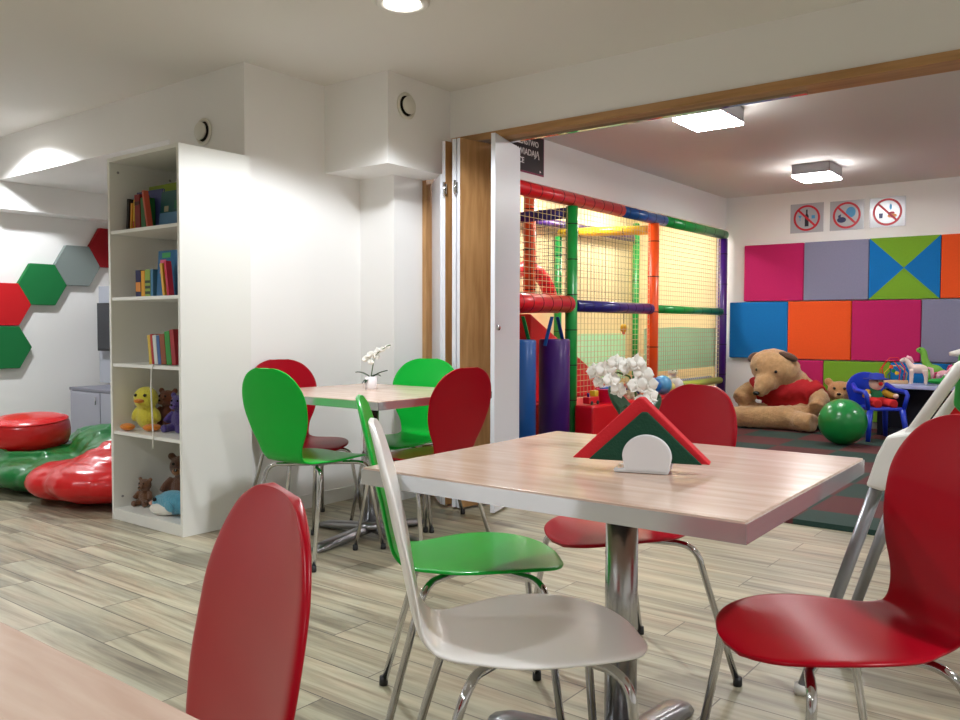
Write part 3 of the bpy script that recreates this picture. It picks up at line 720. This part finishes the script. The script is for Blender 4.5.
pole((XF, 7.622, PT), (XF, 9.18, PT), .05, 'green', 'top_tube', 6)
pole((XF+.005, 4.52, PM+.01), (XF+.005, 5.85, PM+.01), .07, 'red', 'middle_tube', 10)
pole((XF, 5.96, PM), (XF, 7.345, PM), .048, 'navy', 'middle_tube', 9)
pole((XF, 7.455, PM), (XF, 9.085, PM), .04, 'green', 'middle_tube', 7)
pole((XF, 7.95, .47), (XF, 9.1, .47), .036, 'lime', 'lower_tube', 0)
pole((XF-.16, 7.2, .46), (XF-.16, 9.2, .46), .05, 'blue', 'lower_tube', 0)
pole((-4.68, 9.1, .032), (-4.68, 9.1, 2.3), .04, 'green', 'post', 5)
pole((-4.68, 7.40, 2.04), (XF-.06, 7.40, 2.0), .045, 'yellow', 'cross_tube', 2)
pole((-4.68, 5.905, 2.0), (XF-.06, 5.905, 2.0), .045, 'navy', 'cross_tube', 2)
pole((-4.28, 6.26, PM-.02), (-4.28, 6.26, 2.3), .055, 'orange', 'post', 3)
pole((-4.68, 5.0, 2.12), (-4.68, 9.0, 2.12), .045, 'purple', 'back_tube', 6)
pole((-4.7, 7.4, .43), (-4.7, 7.4, 2.0), .04, 'green', 'post', 4)
def net(p0, u, v, nu, nv, m, name, r=.0024):
    """grid of cords spanning the vectors u and v from p0"""
    p0, u, v = Vector(p0), Vector(u), Vector(v); mb = MB()
    for i in range(nu+1): mb.tube([p0+u*(i/nu), p0+u*(i/nu)+v], r, 4, caps=False)
    for j in range(nv+1): mb.tube([p0+v*(j/nv), p0+v*(j/nv)+u], r, 4, caps=False)
    return mb.build(name, m, pfm)
xn = XF-.01
net((xn, 5.96, PM+.05), (0, 1.385, 0), (0, 0, PT-PM-.1), 26, 17, NETM, 'netting')
net((xn, 7.46, PM+.05), (0, 1.62, 0), (0, 0, PT-PM-.1), 32, 17, NETM, 'netting')
net((xn, 5.96, .47), (0, 1.385, 0), (0, 0, PM-.52), 24, 15, NETM, 'netting')
net((xn, 7.46, .51), (0, 1.62, 0), (0, 0, PM-.56), 32, 15, NETM, 'netting')
net((xn, 4.52, PM+.09), (0, 1.33, 0), (0, 0, PT-PM-.15), 22, 15, NETM, 'netting')
net((-4.66, 6.3, PM), (0, 2.8, 0), (0, 0, .86), 36, 12, NETD, 'netting', .0022)
net((-4.62, 5.905, PM), (.95, 0, 0), (0, 0, .72), 16, 12, NETD, 'netting', .0022)
# decks, wedge and padding
MB().b2((-4.7, 4.3, PM-.06), (XF-.08, 5.86, PM-.005)).build('deck', PC['red'], pfm, .01)
MB().b2((-4.7, 5.97, .03), (XF-.07, 9.1, .40)).build('padded_base', mat('red_padding', (168, 14, 26), .4, bump=(20, .15)), pfm, .015)
MB().b2((XF+.055, 5.87, .031), (XF+.24, 7.85, .43)).build('kerb_cushion', PC['red'], pfm, .02)
MB().prism([(6.05, .402), (7.62, .402), (6.05, 1.18)], .5, axes((-4.62, 0, 0), (0, 1, 0), (0, 0, 1), (1, 0, 0))).build('ramp', PC['red'], pfm, .01)
arch = [(-4.55, 6.62+.42*math.cos(a), PM+.02+.36*math.sin(a)) for a in [PI*i/18 for i in range(19)]]
MB().tube(arch, .07, 14).build('arch', PC['red'], pfm)
GSH = mat('mint_sheet', (176, 236, 192), .6, bump=(6, .3)); CSH = mat('cream_sheet', (240, 230, 190), .7)
MB().prism([(6.6, .46), (8.94, .46), (8.94, .99), (7.9, .99)], .012, axes((-4.74, 0, 0), (0, 1, 0), (0, 0, 1), (1, 0, 0))).build('mint_sheet', GSH, pfm)
MB().prism([(7.46, .62), (9.24, .62), (9.24, 1.05), (8.3, 1.07), (7.46, 1.05)], .008, axes((XF-.12, 0, 0), (0, 1, 0), (0, 0, 1), (1, 0, 0))).build('mint_sheet', GSH, pfm)
# front opening rollers under the red tube
def roller(y, c, strapc, label, lr=1):
    t = thing('foam_roller', label, 'foam roller', (XF, y, .031))
    MB().lathe([(0, 0), (.11, 0), (.124, .012), (.124, .925), (.115, .938), (0, .938)], 28).build('roller_body', PC[c], t)
    s = MB(); s.box((.0, .09, 1.0), (.03, .007, .25), M=Euler((.42, 0, 0)).to_matrix()); s.build('strap', PC[strapc], t)
    s = MB(); s.box((.0, -.09, 1.0), (.03, .007, .25), M=Euler((-.42, 0, 0)).to_matrix()); s.build('strap', PC[strapc], t)
roller(5.17, 'blue', 'green', 'blue upright foam roller with green straps, next to the white door leaf')
roller(5.655, 'purple', 'blue', 'purple upright foam roller with blue straps, next to the green post')
hb = thing('hanging_ball', 'small yellow punching ball hanging on a cord behind the netting', 'punching ball', (XF-.2, 7.19, 0))
MB().ell((0, 0, 1.055), (.035, .035, .042)).build('ball', PC['yellow'], hb); MB().tube([(0, 0, 1.09), (0, 0, 1.3), (.15, 0, PM)], .003, 6).build('cord', TIE, hb)
MB().lathe([(0, .985), (.012, 1.0), (.014, 1.025), (0, 1.03)], 10).build('tip', PC['orange'], hb)

# toys on the padded base (z .40)
def toyball(x, y, z, r, rgb, label):
    o = MB().ell((0, 0, 0), r, n=22).build('toy_ball', mat('toy_ball_paint', rgb, .35, vary=(14, tuple(int(c*.85) for c in rgb))), None, 0, (x, y, z+r))
    tag(o, label, 'ball', 'toys heaped in the climbing frame')
bz_ = .402; kz = .4305; kx = XF+.15
toyball(kx, 7.10, kz, .085, (30, 110, 190), 'blue toy ball in the heap behind the orchid flowers')
toyball(kx+.0, 7.31, kz, .09, (90, 170, 220), 'pale blue toy ball right of the orange post')
toyball(kx, 7.47, kz, .055, (226, 214, 120), 'yellow toy ball beside the pale blue one')
toyball(kx, 6.95, kz, .055, (230, 196, 130), 'cream toy ball left of the blue one')
toyball(kx, 7.62, kz, .07, (226, 228, 226), 'white toy ball at the right of the heap')
toyball(kx, 7.75, kz, .045, (130, 190, 80), 'green toy ball at the right end of the heap')
toyball(kx, 6.42, kz, .06, (226, 60, 40), 'red toy ball behind the orchid stem')
bk = thing('toy_basket', 'pink plastic toy basket with blue filling on the red kerb', 'basket', (kx, 6.24, kz)); bk.scale = (.9, .9, .9)
PK = mat('pink_plastic', (222, 40, 110), .35)
MB().lathe([(0, 0), (.07, 0), (.10, .12), (.105, .12), (.095, .13), (.065, .012), (0, .012)], 24).build('basket_body', PK, bk)
MB().ell((0, 0, .1), (.082, .082, .06)).build('filling', PC['blue'], bk)
tt = thing('toy_train', 'small red toy engine with yellow cab on the red kerb near the green post', 'toy train', (kx, 5.98, kz)); tt.scale = (.8, .8, .8)
MB().box((0, 0, .045), (.08, .2, .07)).build('engine_body', PC['red'], tt, .01); MB().box((0, .06, .11), (.07, .07, .06)).build('cab', PC['yellow'], tt, .008)
for yy in (-.06, .06):
    MB().lathe([(0, -.006), (.02, -.006), (.02, .006), (0, .006)], 14, (.045, yy, .02), Mx).build('wheel', BLACKP, tt)
MB().tube([(0, -.06, .08), (0, -.06, .12)], .012, 10).build('chimney', PC['navy'], tt)
plush('white plush dog in the heap at the right of the climbing frame', (-3.92, 8.5, bz_), .9, .26, WHITEP, WHITEP, 'plush dog')
plush('pale plush bear sitting on the red kerb between the pink basket and the toy balls', (kx+.02, 6.62, kz), .9, .17, fur('pale_fur', (224, 206, 170)), WHITEP)

# ------------------------------------------------------------------ sign on the left play room wall
SBK = mat('black_sign', (30, 22, 28), .35); SMG = mat('magenta_border', (130, 20, 70), .4); SWH = mat('white_lettering', (232, 230, 230), .5)
ws = thing('wall_sign', 'black sign with white capitals and magenta border above the climbing frame', 'sign', (-3.649, 4.78, 2.235))
MB().b2((0, 0, 0), (.004, .745, .30)).build('border', SMG, ws)
MB().b2((.0042, .008, .012), (.006, .737, .288)).build('board', SBK, ws)
def text(s, size, M, m, name, parent, align='CENTER', ext=.001):
    cu = bpy.data.curves.new('t', 'FONT'); cu.body = s; cu.size = size; cu.align_x = align; cu.extrude = ext; cu.offset = size*.012
    o = bpy.data.objects.new('t', cu); COL.objects.link(o)
    me = bpy.data.meshes.new_from_object(o.evaluated_get(bpy.context.evaluated_depsgraph_get())); bpy.data.objects.remove(o)
    me.transform(M); me.materials.clear(); me.materials.append(m); me.name = name
    r = bpy.data.objects.new(name, me); COL.objects.link(r); r.parent = parent; return r
TY = lambda y, z_: axes((.0068, y, z_), (0, 1, 0), (0, 0, 1), (1, 0, 0))
text('BEZPIECZEŃSTWO', .06, TY(.665, .211), SWH, 'lettering', ws, 'RIGHT')
text('ODPOWIADAJĄ', .066, TY(.675, .135), SWH, 'lettering', ws, 'RIGHT')
text('RODZICE', .06, TY(.47, .068), SWH, 'lettering', ws, 'RIGHT')
MB().prism([(.012, 0), (-.008, .01), (-.008, -.01)], .001, TY(.69, .03)).build('emblem', SWH, ws)

# ------------------------------------------------------------------ padded wall panels
PADC = {n: mat('felt_pad_'+n, c, .95, bump=(260, .3), vary=(60, tuple(int(q*.93) for q in c))) for n, c in
        dict(magenta=(190, 26, 98), grey=(136, 136, 164), orange=(238, 86, 26), blue=(0, 116, 190), lime=(120, 170, 40)).items()}
def pad(x, z0, wd, h, c, label, pattern=False):
    t = .05; y = YW-.001
    if not pattern:
        o = MB().b2((x+.003, y-t, z0+.003), (x+wd-.003, y, z0+h-.003)).build('padded_wall_panel', PADC[c], None, .008)
    else:
        mb = MB(); a, b, c_, d = (x+.003, z0+.003), (x+wd-.003, z0+.003), (x+wd-.003, z0+h-.003), (x+.003, z0+h-.003); m_ = (x+wd/2, z0+h/2)
        F = lambda p: (p[0], y-t, p[1])
        mb.add([F(a), F(b), F(m_)], [(0, 1, 2)], False, 1); mb.add([F(b), F(c_), F(m_)], [(0, 1, 2)], False, 0)
        mb.add([F(c_), F(d), F(m_)], [(0, 1, 2)], False, 1); mb.add([F(d), F(a), F(m_)], [(0, 1, 2)], False, 0)
        B = lambda p: (p[0], y, p[1])
        for p, q, i in ((a, b, 1), (b, c_, 0), (c_, d, 1), (d, a, 0)): mb.add([F(p), F(q), B(q), B(p)], [(0, 1, 2, 3)], False, i)
        mb.add([B(a), B(b), B(c_), B(d)], [(0, 3, 2, 1)], False, 0)
        o = mb.build('padded_wall_panel', [PADC['blue'], PADC['lime']])
    tag(o, label, 'wall panel', 'padded felt squares on the far wall')
S_ = .652
x = -3.42
for i, (c, lab) in enumerate((('magenta', 'magenta padded square at the left end of the top row, below the bottle sign'), ('grey', 'grey padded square in the top row between magenta and the patterned one'),
        (None, 'padded square with blue and green triangles in the top row'), ('orange', 'orange padded square at the right end of the top row'), ('magenta', 'magenta padded square past the right edge in the top row'))):
    pad(x+i*S_, 1.352, S_, .627, c, lab, c is None)
x = -3.58
for i, (c, lab) in enumerate((('blue', 'blue padded square at the left end of the middle row, above the big bear'), ('orange', 'orange padded square in the middle row'), ('magenta', 'magenta padded square in the middle row above the green one'), ('grey', 'grey padded square at the right end of the middle row'), ('blue', 'blue padded square past the right edge in the middle row'))):
    pad(x+i*S_, .722, S_, .627, c, lab)
x = -3.2
for i, (c, lab) in enumerate((('magenta', 'magenta padded square low on the wall behind the big bear'), ('lime', 'green padded square low on the wall left of the toy table'), ('blue', 'blue padded square low on the wall behind the toy table'), ('orange', 'orange padded square low on the wall past the right edge'))):
    pad(x+i*S_, .09, S_, .627, c, lab)

# prohibition signs
SGR = mat('grey_sign_plate', (186, 188, 196), .22, .1); SRD = mat('sign_red', (196, 24, 44), .4); SBL = mat('sign_dark_blue', (30, 40, 90), .4); SLB = mat('sign_light_blue', (70, 150, 200), .4); SBKI = mat('sign_black', (24, 24, 40), .4); SOR = mat('sign_orange', (220, 110, 50), .4)
def sign(x0, z0, wd, h, label, icons):
    t = thing('prohibition_sign', label, 'sign', (x0+wd/2, YW-.001, z0+h/2), 0, 'prohibition signs in a row')
    MB().box((0, -.003, 0), (wd, .006, h)).build('plate', SGR, t, .001)
    F = lambda d: axes((0, -d, 0), (1, 0, 0), (0, 0, 1), (0, -1, 0))
    for poly, m_ in icons: MB().prism(poly, .001, F(.0062)).build('pictogram', m_, t)
    R1, R2 = .138, .116; n = 44; ring = MB()
    vs = []; 
    for i in range(n):
        a = 2*PI*i/n
        for r in (R1, R2):
            for y_ in (-.0076, -.0064): vs.append((r*math.cos(a), y_, r*math.sin(a)))
    fs = []
    for i in range(n):
        a, b = i*4, ((i+1) % n)*4; fs += [(a, b, b+2, a+2), (a+1, a+3, b+3, b+1), (a, a+1, b+1, b), (a+2, b+2, b+3, a+3)]
    ring.add(vs, fs); ring.build('ring', SRD, t)
    c, s = math.cos(-PI/4), math.sin(-PI/4); L, w_ = .122, .011
    MB().prism([(p*c-q*s, p*s+q*c) for p, q in ((-L, -w_), (L, -w_), (L, w_), (-L, w_))], .0012, F(.0078)).build('slash', SRD, t)
bott = [(-.02, -.09), (.02, -.09), (.02, .02), (.008, .045), (.008, .09), (-.008, .09), (-.008, .045), (-.02, .02)]
def glass(cx, cz): return [(cx-.012, cz-.03), (cx+.012, cz-.03), (cx+.003, cz-.026), (cx+.003, cz-.004), (cx+.02, cz+.024), (cx-.02, cz+.024), (cx-.003, cz-.004), (cx-.003, cz-.026)]
def disc(cx, cz, a, b, n=20): return [(cx+a*math.cos(2*PI*i/n), cz+b*math.sin(2*PI*i/n)) for i in range(n)]
sign(-2.93, 2.085, .345, .31, 'grey sign with red ring crossing out a bottle, leftmost of the three', [(bott, SBKI), (glass(-.07, .005), SLB), ([(.05, -.01), (.085, -.01), (.085, .025), (.05, .025)], SLB)])
sign(-2.52, 2.085, .335, .305, 'grey sign with red ring crossing out blue shapes, middle of the three', [(disc(.04, .03, .048, .055), SLB), (disc(-.05, -.045, .045, .03), SBL), ([(-.085, -.02), (-.06, -.02), (-.055, .015), (-.085, .0)], SBL)])
sign(-2.13, 2.09, .335, .30, 'grey sign with red ring crossing out food and drink, rightmost of the three', [([(-.075, -.06), (-.045, -.06), (-.04, -.01), (-.08, -.01)], SBL), (disc(.045, -.04, .045, .022), SOR), (disc(.04, -.01, .03, .012), SRD), (disc(.03, .05, .012, .03), SLB)])

# ------------------------------------------------------------------ big bear and companions
BIG = fur('golden_brown_fur', (206, 164, 114), .75); CLOTH = mat('red_jersey', (176, 14, 26), .8, bump=(50, .35)); EARIN = fur('dark_ear', (92, 62, 44))
bb = thing('giant_teddy_bear', 'giant golden brown teddy bear in a red shirt sitting against the padded wall', 'teddy bear', (-2.83, 8.78, .031))
blob('body', [((.10, .15, .26), (.33, .22, .26), (0, -.15, 0)), ((.02, .05, .42), (.28, .2, .2)), ((-.05, -.05, .61), (.265, .21, .2), (0, .3, 0)), ((-.09, -.2, .48), (.12, .13, .10), (.6, 0, .2)), ((-.125, -.26, .40), (.075, .085, .08)),
    ('t', [(-.2, .05, .42), (-.36, -.03, .34), (-.42, -.12, .27)], [.11, .1, .085]), ('t', [(.28, .05, .4), (.4, -.04, .3), (.4, -.16, .22)], [.11, .1, .085]),
    ('t', [(.3, .0, .12), (.1, -.2, .12), (-.22, -.28, .115), (-.42, -.26, .11)], [.13, .125, .115, .105]), ('t', [(-.15, .05, .12), (-.33, -.05, .12), (-.42, -.08, .12)], [.12, .11, .1]),
    ('t', [(.05, -.1, .10), (.3, -.28, .10), (.42, -.32, .095)], [.11, .1, .095])], BIG, bb, .022, 4, wrinkle=(.012, 14))
blob('shirt', [((.10, .14, .27), (.345, .235, .235), (0, -.15, 0)), ((.03, .04, .40), (.295, .215, .17)), ('t', [(-.2, .045, .42), (-.30, .0, .38)], [.128, .125]), ('t', [(.27, .04, .4), (.36, -.01, .335)], [.13, .125])], CLOTH, bb, .02, 4, wrinkle=(.014, 9))
for (p, r, ro) in (((-.27, -.05, .72), (.075, .045, .05), (0, -.5, 0)), ((.10, -.12, .74), (.105, .05, .04), (0, .35, 0))):
    o = MB().ell(p, r, ro).build('ear', EARIN, bb)
MB().ell((-.145, -.335, .365), (.035, .03, .024)).build('nose', EYE, bb)
for p in ((-.185, -.215, .60), (.02, -.245, .585)): MB().ell(p, .016).build('eye', EYE, bb)
ob = plush('orange tan plush bear leaning on the giant bear, behind the green ball', (-2.31, 9.0, .031), .2, .56, TANF, fur('tan_light', (220, 172, 118)))
gbal = thing('gym_ball', 'shiny green gym ball on the checkered mat', 'ball', (-1.975, 7.80, .031+.204))
MB().ell((0, 0, 0), .204, n=40).build('ball_skin', mat('green_rubber', (16, 134, 60), .3, coat=.3), gbal); MB().lathe([(0, 0), (.008, 0), (.006, .006), (0, .006)], 10, (-.172, -.09, .06), Euler((0, -1.2, .5)).to_matrix()).build('valve', WHITE, gbal)

# ------------------------------------------------------------------ children's chairs, toy table, toys on it
def kid_chair(loc, rz, m, label):
    t = thing('child_chair', label, 'child chair', loc, rz, "plastic children's armchairs")
    MB().b2((-.17, -.16, .275), (.17, .17, .305)).build('seat', m, t, .012)
    for sx in (-1, 1):
        for (y0, y1) in ((-.15, -.19), (.15, .2)):
            MB().tube([(sx*.15, y0, .285), (sx*.185, y1, .0)], [.028, .02], 10).build('leg', m, t)
        MB().tube([(sx*.165, -.15, .29), (sx*.19, -.16, .42), (sx*.19, -.13, .445), (sx*.185, .05, .45), (sx*.16, .16, .5)], [.02, .02, .022, .024, .02], 10).build('armrest', m, t)
    n = 16; vs = []; fs = []; pts = [(-.15, .3)]+[(.19*math.cos(PI-PI*i/n), .46+.16*math.sin(PI*i/n)) for i in range(n+1)]+[(.15, .3)]
    b = MB(); b.prism(pts, .022, Matrix.Translation((0, .165, 0)) @ axes((0, 0, 0), (1, 0, 0), (0, .12, .99), (0, .99, -.12)) ); b.build('backrest', m, t, .008)
    return t
kid_chair((-1.82, 8.40, .031), math.radians(40), mat('blue_plastic', (18, 54, 190), .35), "blue plastic child's armchair with the clown doll on it")
rc = kid_chair((-1.07, 8.28, .031), math.radians(180), mat('red_plastic', (206, 24, 30), .35), "red plastic child's armchair in front of the toy table"); rc.scale = (.8, .8, .8)
LAV = mat('lavender_table', (178, 186, 226), .35); NAVY = mat('navy_paint_and_shade', (14, 20, 40), .6)
kt = thing('toy_table', 'low lavender toy table covered with toys along the padded wall', 'table', (-1.27, 8.92, .031))
MB().b2((-.66, -.22, .455), (.66, .22, .492)).build('tabletop', LAV, kt, .006)
for sx in (-.6, .6):
    for sy in (-.17, .17): MB().b2((sx-.025, sy-.025, 0), (sx+.025, sy+.025, .455)).build('leg', NAVY, kt, .003)
MB().b2((-.6, .1, .03), (.6, .12, .45)).build('back_panel', NAVY, kt); MB().b2((-.57, -.19, .02), (.57, .1, .05)).build('lower_shelf', NAVY, kt)  # back panel is a dark sheet standing in for shade under the tabletop
tz = .524
# clown
CL = {n: mat('cloth_'+n, c, .85, bump=(80, .3)) for n, c in dict(red=(206, 30, 36), green=(20, 120, 74), blue=(26, 46, 150), face=(240, 214, 196), yellow=(230, 190, 60), pink=(228, 130, 150), white=(236, 232, 228)).items()}
cl = thing('clown_doll', 'clown doll in a dark blue hat sitting on the blue child chair', 'doll', (-1.82, 8.40, .337), math.radians(40))
blob('body', [((0, .06, .08), (.075, .06, .09)), ((0, .04, .205), (.062, .06, .066))], CL['green'], cl, .01, 4)
blob('trousers', [((0, .05, .045), (.085, .07, .05)), ('t', [(-.04, .02, .04), (-.07, -.1, .035), (-.075, -.15, .03)], [.045, .04, .045]), ('t', [(.04, .02, .04), (.07, -.1, .035), (.075, -.15, .03)], [.045, .04, .045])], CL['red'], cl, .01, 4)
MB().ell((0, .03, .215), (.068, .064, .07)).build('face', CL['face'], cl)
MB().ell((0, -.045, .21), .02).build('nose', CL['red'], cl)
for sx in (-1, 1):
    MB().ell((sx*.025, -.028, .235), .007).build('eye', EYE, cl)
    MB().tube([(sx*.07, .05, .13), (sx*.12, .0, .1), (sx*.13, -.05, .1)], [.03, .028, .02], 10).build('sleeve', CL['yellow'], cl)
    MB().ell((sx*.13, -.075, .1), .024).build('hand', CL['face'], cl)
hm = MB(); hm.lathe([(0, .31), (.06, .3), (.068, .262), (.115, .255), (.115, .248), (0, .248)], 24, (0, .035, 0)); hm.build('hat', CL['blue'], cl)
# bead maze
bmz = thing('bead_maze', 'wooden bead maze with red and yellow wire loops on the toy table', 'toy', (-1.80, 8.93, tz), .2)
MB().b2((-.13, -.08, 0), (.13, .08, .03)).build('maze_base', mat('pale_wood', (216, 184, 140), .5), bmz, .006)
for (x0, x1, y_, h, c) in ((-.11, .05, -.03, .22, 'red'), (-.07, .11, .03, .17, 'yellow'), (-.09, .09, .0, .25, 'red'), (-.04, .08, .05, .13, 'blue')):
    MB().tube([(x0, y_, .03), (x0-.01, y_, h*.6), ((x0*.7+x1*.3), y_, h), ((x0*.3+x1*.7), y_, h), (x1+.01, y_, h*.6), (x1, y_, .03)], .005, 8).build('wire', PC[c], bmz)
for (p, c) in (((-.1, -.03, .06), 'red'), ((0, .0, .12), 'green'), ((.03, .0, .1), 'yellow'), ((.09, .03, .06), 'blue'), ((-.02, -.02, .16), 'orange')): MB().ell(p, .02, n=12).build('bead', PC[c], bmz)
def pony(loc, rz, s, m, mane, label):
    t = thing('toy_pony', label, 'toy pony', loc, rz, 'toys on the lavender table'); t.scale = (s, s, s)
    blob('body', [((0, 0, .55), (.3, .15, .16)), ('t', [(-.2, 0, .6), (-.32, 0, .78), (-.36, 0, .86)], [.12, .09, .09]), ((-.44, 0, .84), (.14, .08, .08), (0, -.35, 0)),
        ('t', [(-.2, .08, .5), (-.22, .09, .25), (-.21, .09, .03)], [.08, .05, .055]), ('t', [(-.2, -.08, .5), (-.18, -.09, .25), (-.2, -.09, .03)], [.08, .05, .055]),
        ('t', [(.2, .08, .5), (.25, .09, .28), (.22, .09, .03)], [.1, .055, .055]), ('t', [(.2, -.08, .5), (.23, -.09, .28), (.24, -.09, .03)], [.1, .055, .055])], m, t, .022, 4)
    MB().tube([(-.36, 0, .96), (-.25, 0, .9), (-.15, 0, .74)], [.05, .07, .04], 10).build('mane', mane, t)
    MB().tube([(.28, 0, .6), (.4, 0, .55), (.43, 0, .35), (.4, 0, .2)], [.03, .06, .06, .02], 10).build('tail', mane, t)
    for sy in (-1, 1): MB().ell((-.43, sy*.075, .88), .015, n=10).build('eye', EYE, t)
PNK = mat('pink_toy', (232, 176, 190), .45); HOT = mat('hot_pink', (214, 60, 120), .5); PWH = mat('cream_toy', (232, 214, 206), .45)
pony((-1.56, 8.80, tz), .15, .28, PWH, PNK, 'white and pink toy pony standing tallest on the toy table')
pony((-1.36, 8.90, tz), 2.9, .20, PNK, HOT, 'pink toy pony behind the green crocodile')
gf = thing('toy_dinosaur', 'green long-necked toy dinosaur between the ponies on the toy table', 'toy dinosaur', (-1.47, 9.06, tz), .2, 'toys on the lavender table')
GT = mat('toy_green', (110, 176, 60), .45)
blob('body', [((0, 0, .12), (.08, .06, .07)), ('t', [(-.05, 0, .15), (-.08, 0, .24), (-.09, 0, .31)], [.05, .032, .03]), ((-.115, 0, .325), (.045, .03, .03)), ('t', [(.06, 0, .11), (.13, 0, .06), (.17, 0, .03)], [.045, .03, .012]),
    ('t', [(-.04, .04, .1), (-.04, .045, .015)], .026), ('t', [(-.04, -.04, .1), (-.04, -.045, .015)], .026), ('t', [(.045, .04, .1), (.05, .045, .015)], .028), ('t', [(.045, -.04, .1), (.05, -.045, .015)], .028)], GT, gf, .011, 3)
for sy in (-1, 1): MB().ell((-.125, sy*.026, .335), .007, n=10).build('eye', EYE, gf)
fd_ = thing('fairy_doll', 'small doll in a pink dress with green wings on the toy table', 'doll', (-1.22, 9.05, tz), .1, 'toys on the lavender table')
MB().lathe([(0, 0), (.06, 0), (.055, .02), (.022, .12), (.03, .16), (.0, .18)], 20).build('dress', HOT, fd_); MB().ell((0, 0, .21), (.034, .034, .038)).build('head', CL['face'], fd_); MB().ell((0, .01, .225), (.04, .038, .036)).build('hair', CL['yellow'], fd_)
for sx in (-1, 1): MB().ell((sx*.055, .02, .15), (.045, .006, .06), (0, sx*.4, 0)).build('wing', GT, fd_)
cr = thing('toy_crocodile', 'bright green toy crocodile lying at the front of the toy table', 'toy crocodile', (-1.24, 8.76, tz), .12, 'toys on the lavender table')
CG = mat('crocodile_green', (16, 160, 60), .4)
blob('body', [((0, 0, .05), (.12, .045, .045)), ((-.14, 0, .045), (.09, .03, .028)), ((-.08, 0, .075), (.035, .035, .03)), ('t', [(.08, 0, .05), (.18, 0, .04), (.26, .03, .025)], [.04, .028, .008]), ('t', [(-.06, .04, .03), (-.08, .07, .014)], .018), ('t', [(-.06, -.04, .03), (-.08, -.07, .014)], .018), ('t', [(.06, .04, .03), (.07, .07, .014)], .018), ('t', [(.06, -.04, .03), (.07, -.07, .014)], .018)], CG, cr, .009, 3)
for i in range(7): MB().lathe([(.016, 0), (.0, .026)], 8, (-.05+i*.035, 0, .082-(i*.003))).build('spike', CG, cr)
for sy in (-1, 1): MB().ell((-.085, sy*.02, .105), .012, n=10).build('eye', WHITE, cr)
ho = thing('toy_plane', 'white toy aeroplane with long wings standing on the toy table at the right', 'toy plane', (-1.13, 8.92, tz), .5, 'toys on the lavender table')
MB().tube([(-.2, 0, .3), (-.1, 0, .31), (.1, 0, .3), (.24, 0, .28)], [.018, .04, .036, .012], 14).build('fuselage', WHITE, ho)
for sy in (-1, 1): MB().prism([(-.04, 0), (.06, 0), (.08, sy*.26), (.03, sy*.26)], .008, axes((0, 0, .31), (1, 0, 0), (0, 1, .25*sy), (0, -.25*sy, 1))).build('wing', WHITE, ho)
MB().prism([(.17, .0), (.24, 0), (.26, .09), (.22, .09)], .006, axes((0, .003, .29), (1, 0, 0), (0, 0, 1), (0, -1, 0))).build('tail_fin', PK, ho)
MB().tube([(0, 0, .0), (0, 0, .27)], .008, 8).build('stand_rod', WHITE, ho); MB().lathe([(0, 0), (.06, 0), (.05, .012), (0, .012)], 20).build('stand_base', WHITE, ho)

# ------------------------------------------------------------------ high chair
SIL = mat('grey_metal_tube', (150, 152, 158), .35, .7); HW = mat('white_high_chair_plastic', (232, 232, 228), .35); HG = mat('green_high_chair_shell', (40, 150, 60), .4)
hc = thing('high_chair', 'white and green high chair with grey legs behind the right-hand red chair', 'high chair', (0, 0, 0))
for y_ in (2.47, 2.86):
    l = MB().tube([(-.722, y_, .012), (-.528, y_, .645)], [.0165, .018], 14).build('leg', SIL, hc)
    MB().lathe([(0, 0), (.02, 0), (.022, .012), (.02, .03), (0, .03)], 14, (-.7235, y_, .001)).build('foot_cap', HW, l)
    l = MB().tube([(.26, y_, .012), (.06, y_, .62), (-.09, y_, .93)], .018, 14).build('leg', SIL, hc)
    MB().lathe([(0, 0), (.02, 0), (.022, .012), (.02, .03), (0, .03)], 14, (.261, y_, .001)).build('foot_cap', HW, l)
    MB().tube([(-.50, y_, .70), (-.34, y_, .965), (-.28, y_, 1.0), (-.1, y_, .95)], .0155, 12).build('side_rail', HW, hc)
fp = MB(); fp.prism([(-.556, .632), (-.510, .622), (-.43, .745), (-.44, .79), (-.505, .775), (-.53, .72)], .46, axes((0, 2.90, 0), (1, 0, 0), (0, 0, 1), (0, -1, 0))); fp.build('footrest', HW, hc, .008)
sh = MB(); sh.prism([(-.36, .86), (-.30, .80), (.02, .80), (.06, .84), (.14, 1.28), (.10, 1.30), (.01, .88), (-.30, .86), (-.33, 1.0), (-.35, 1.0)], .33, axes((0, 2.83, 0), (1, 0, 0), (0, 0, 1), (0, -1, 0))); sh.build('seat_shell', HG, hc, .012)
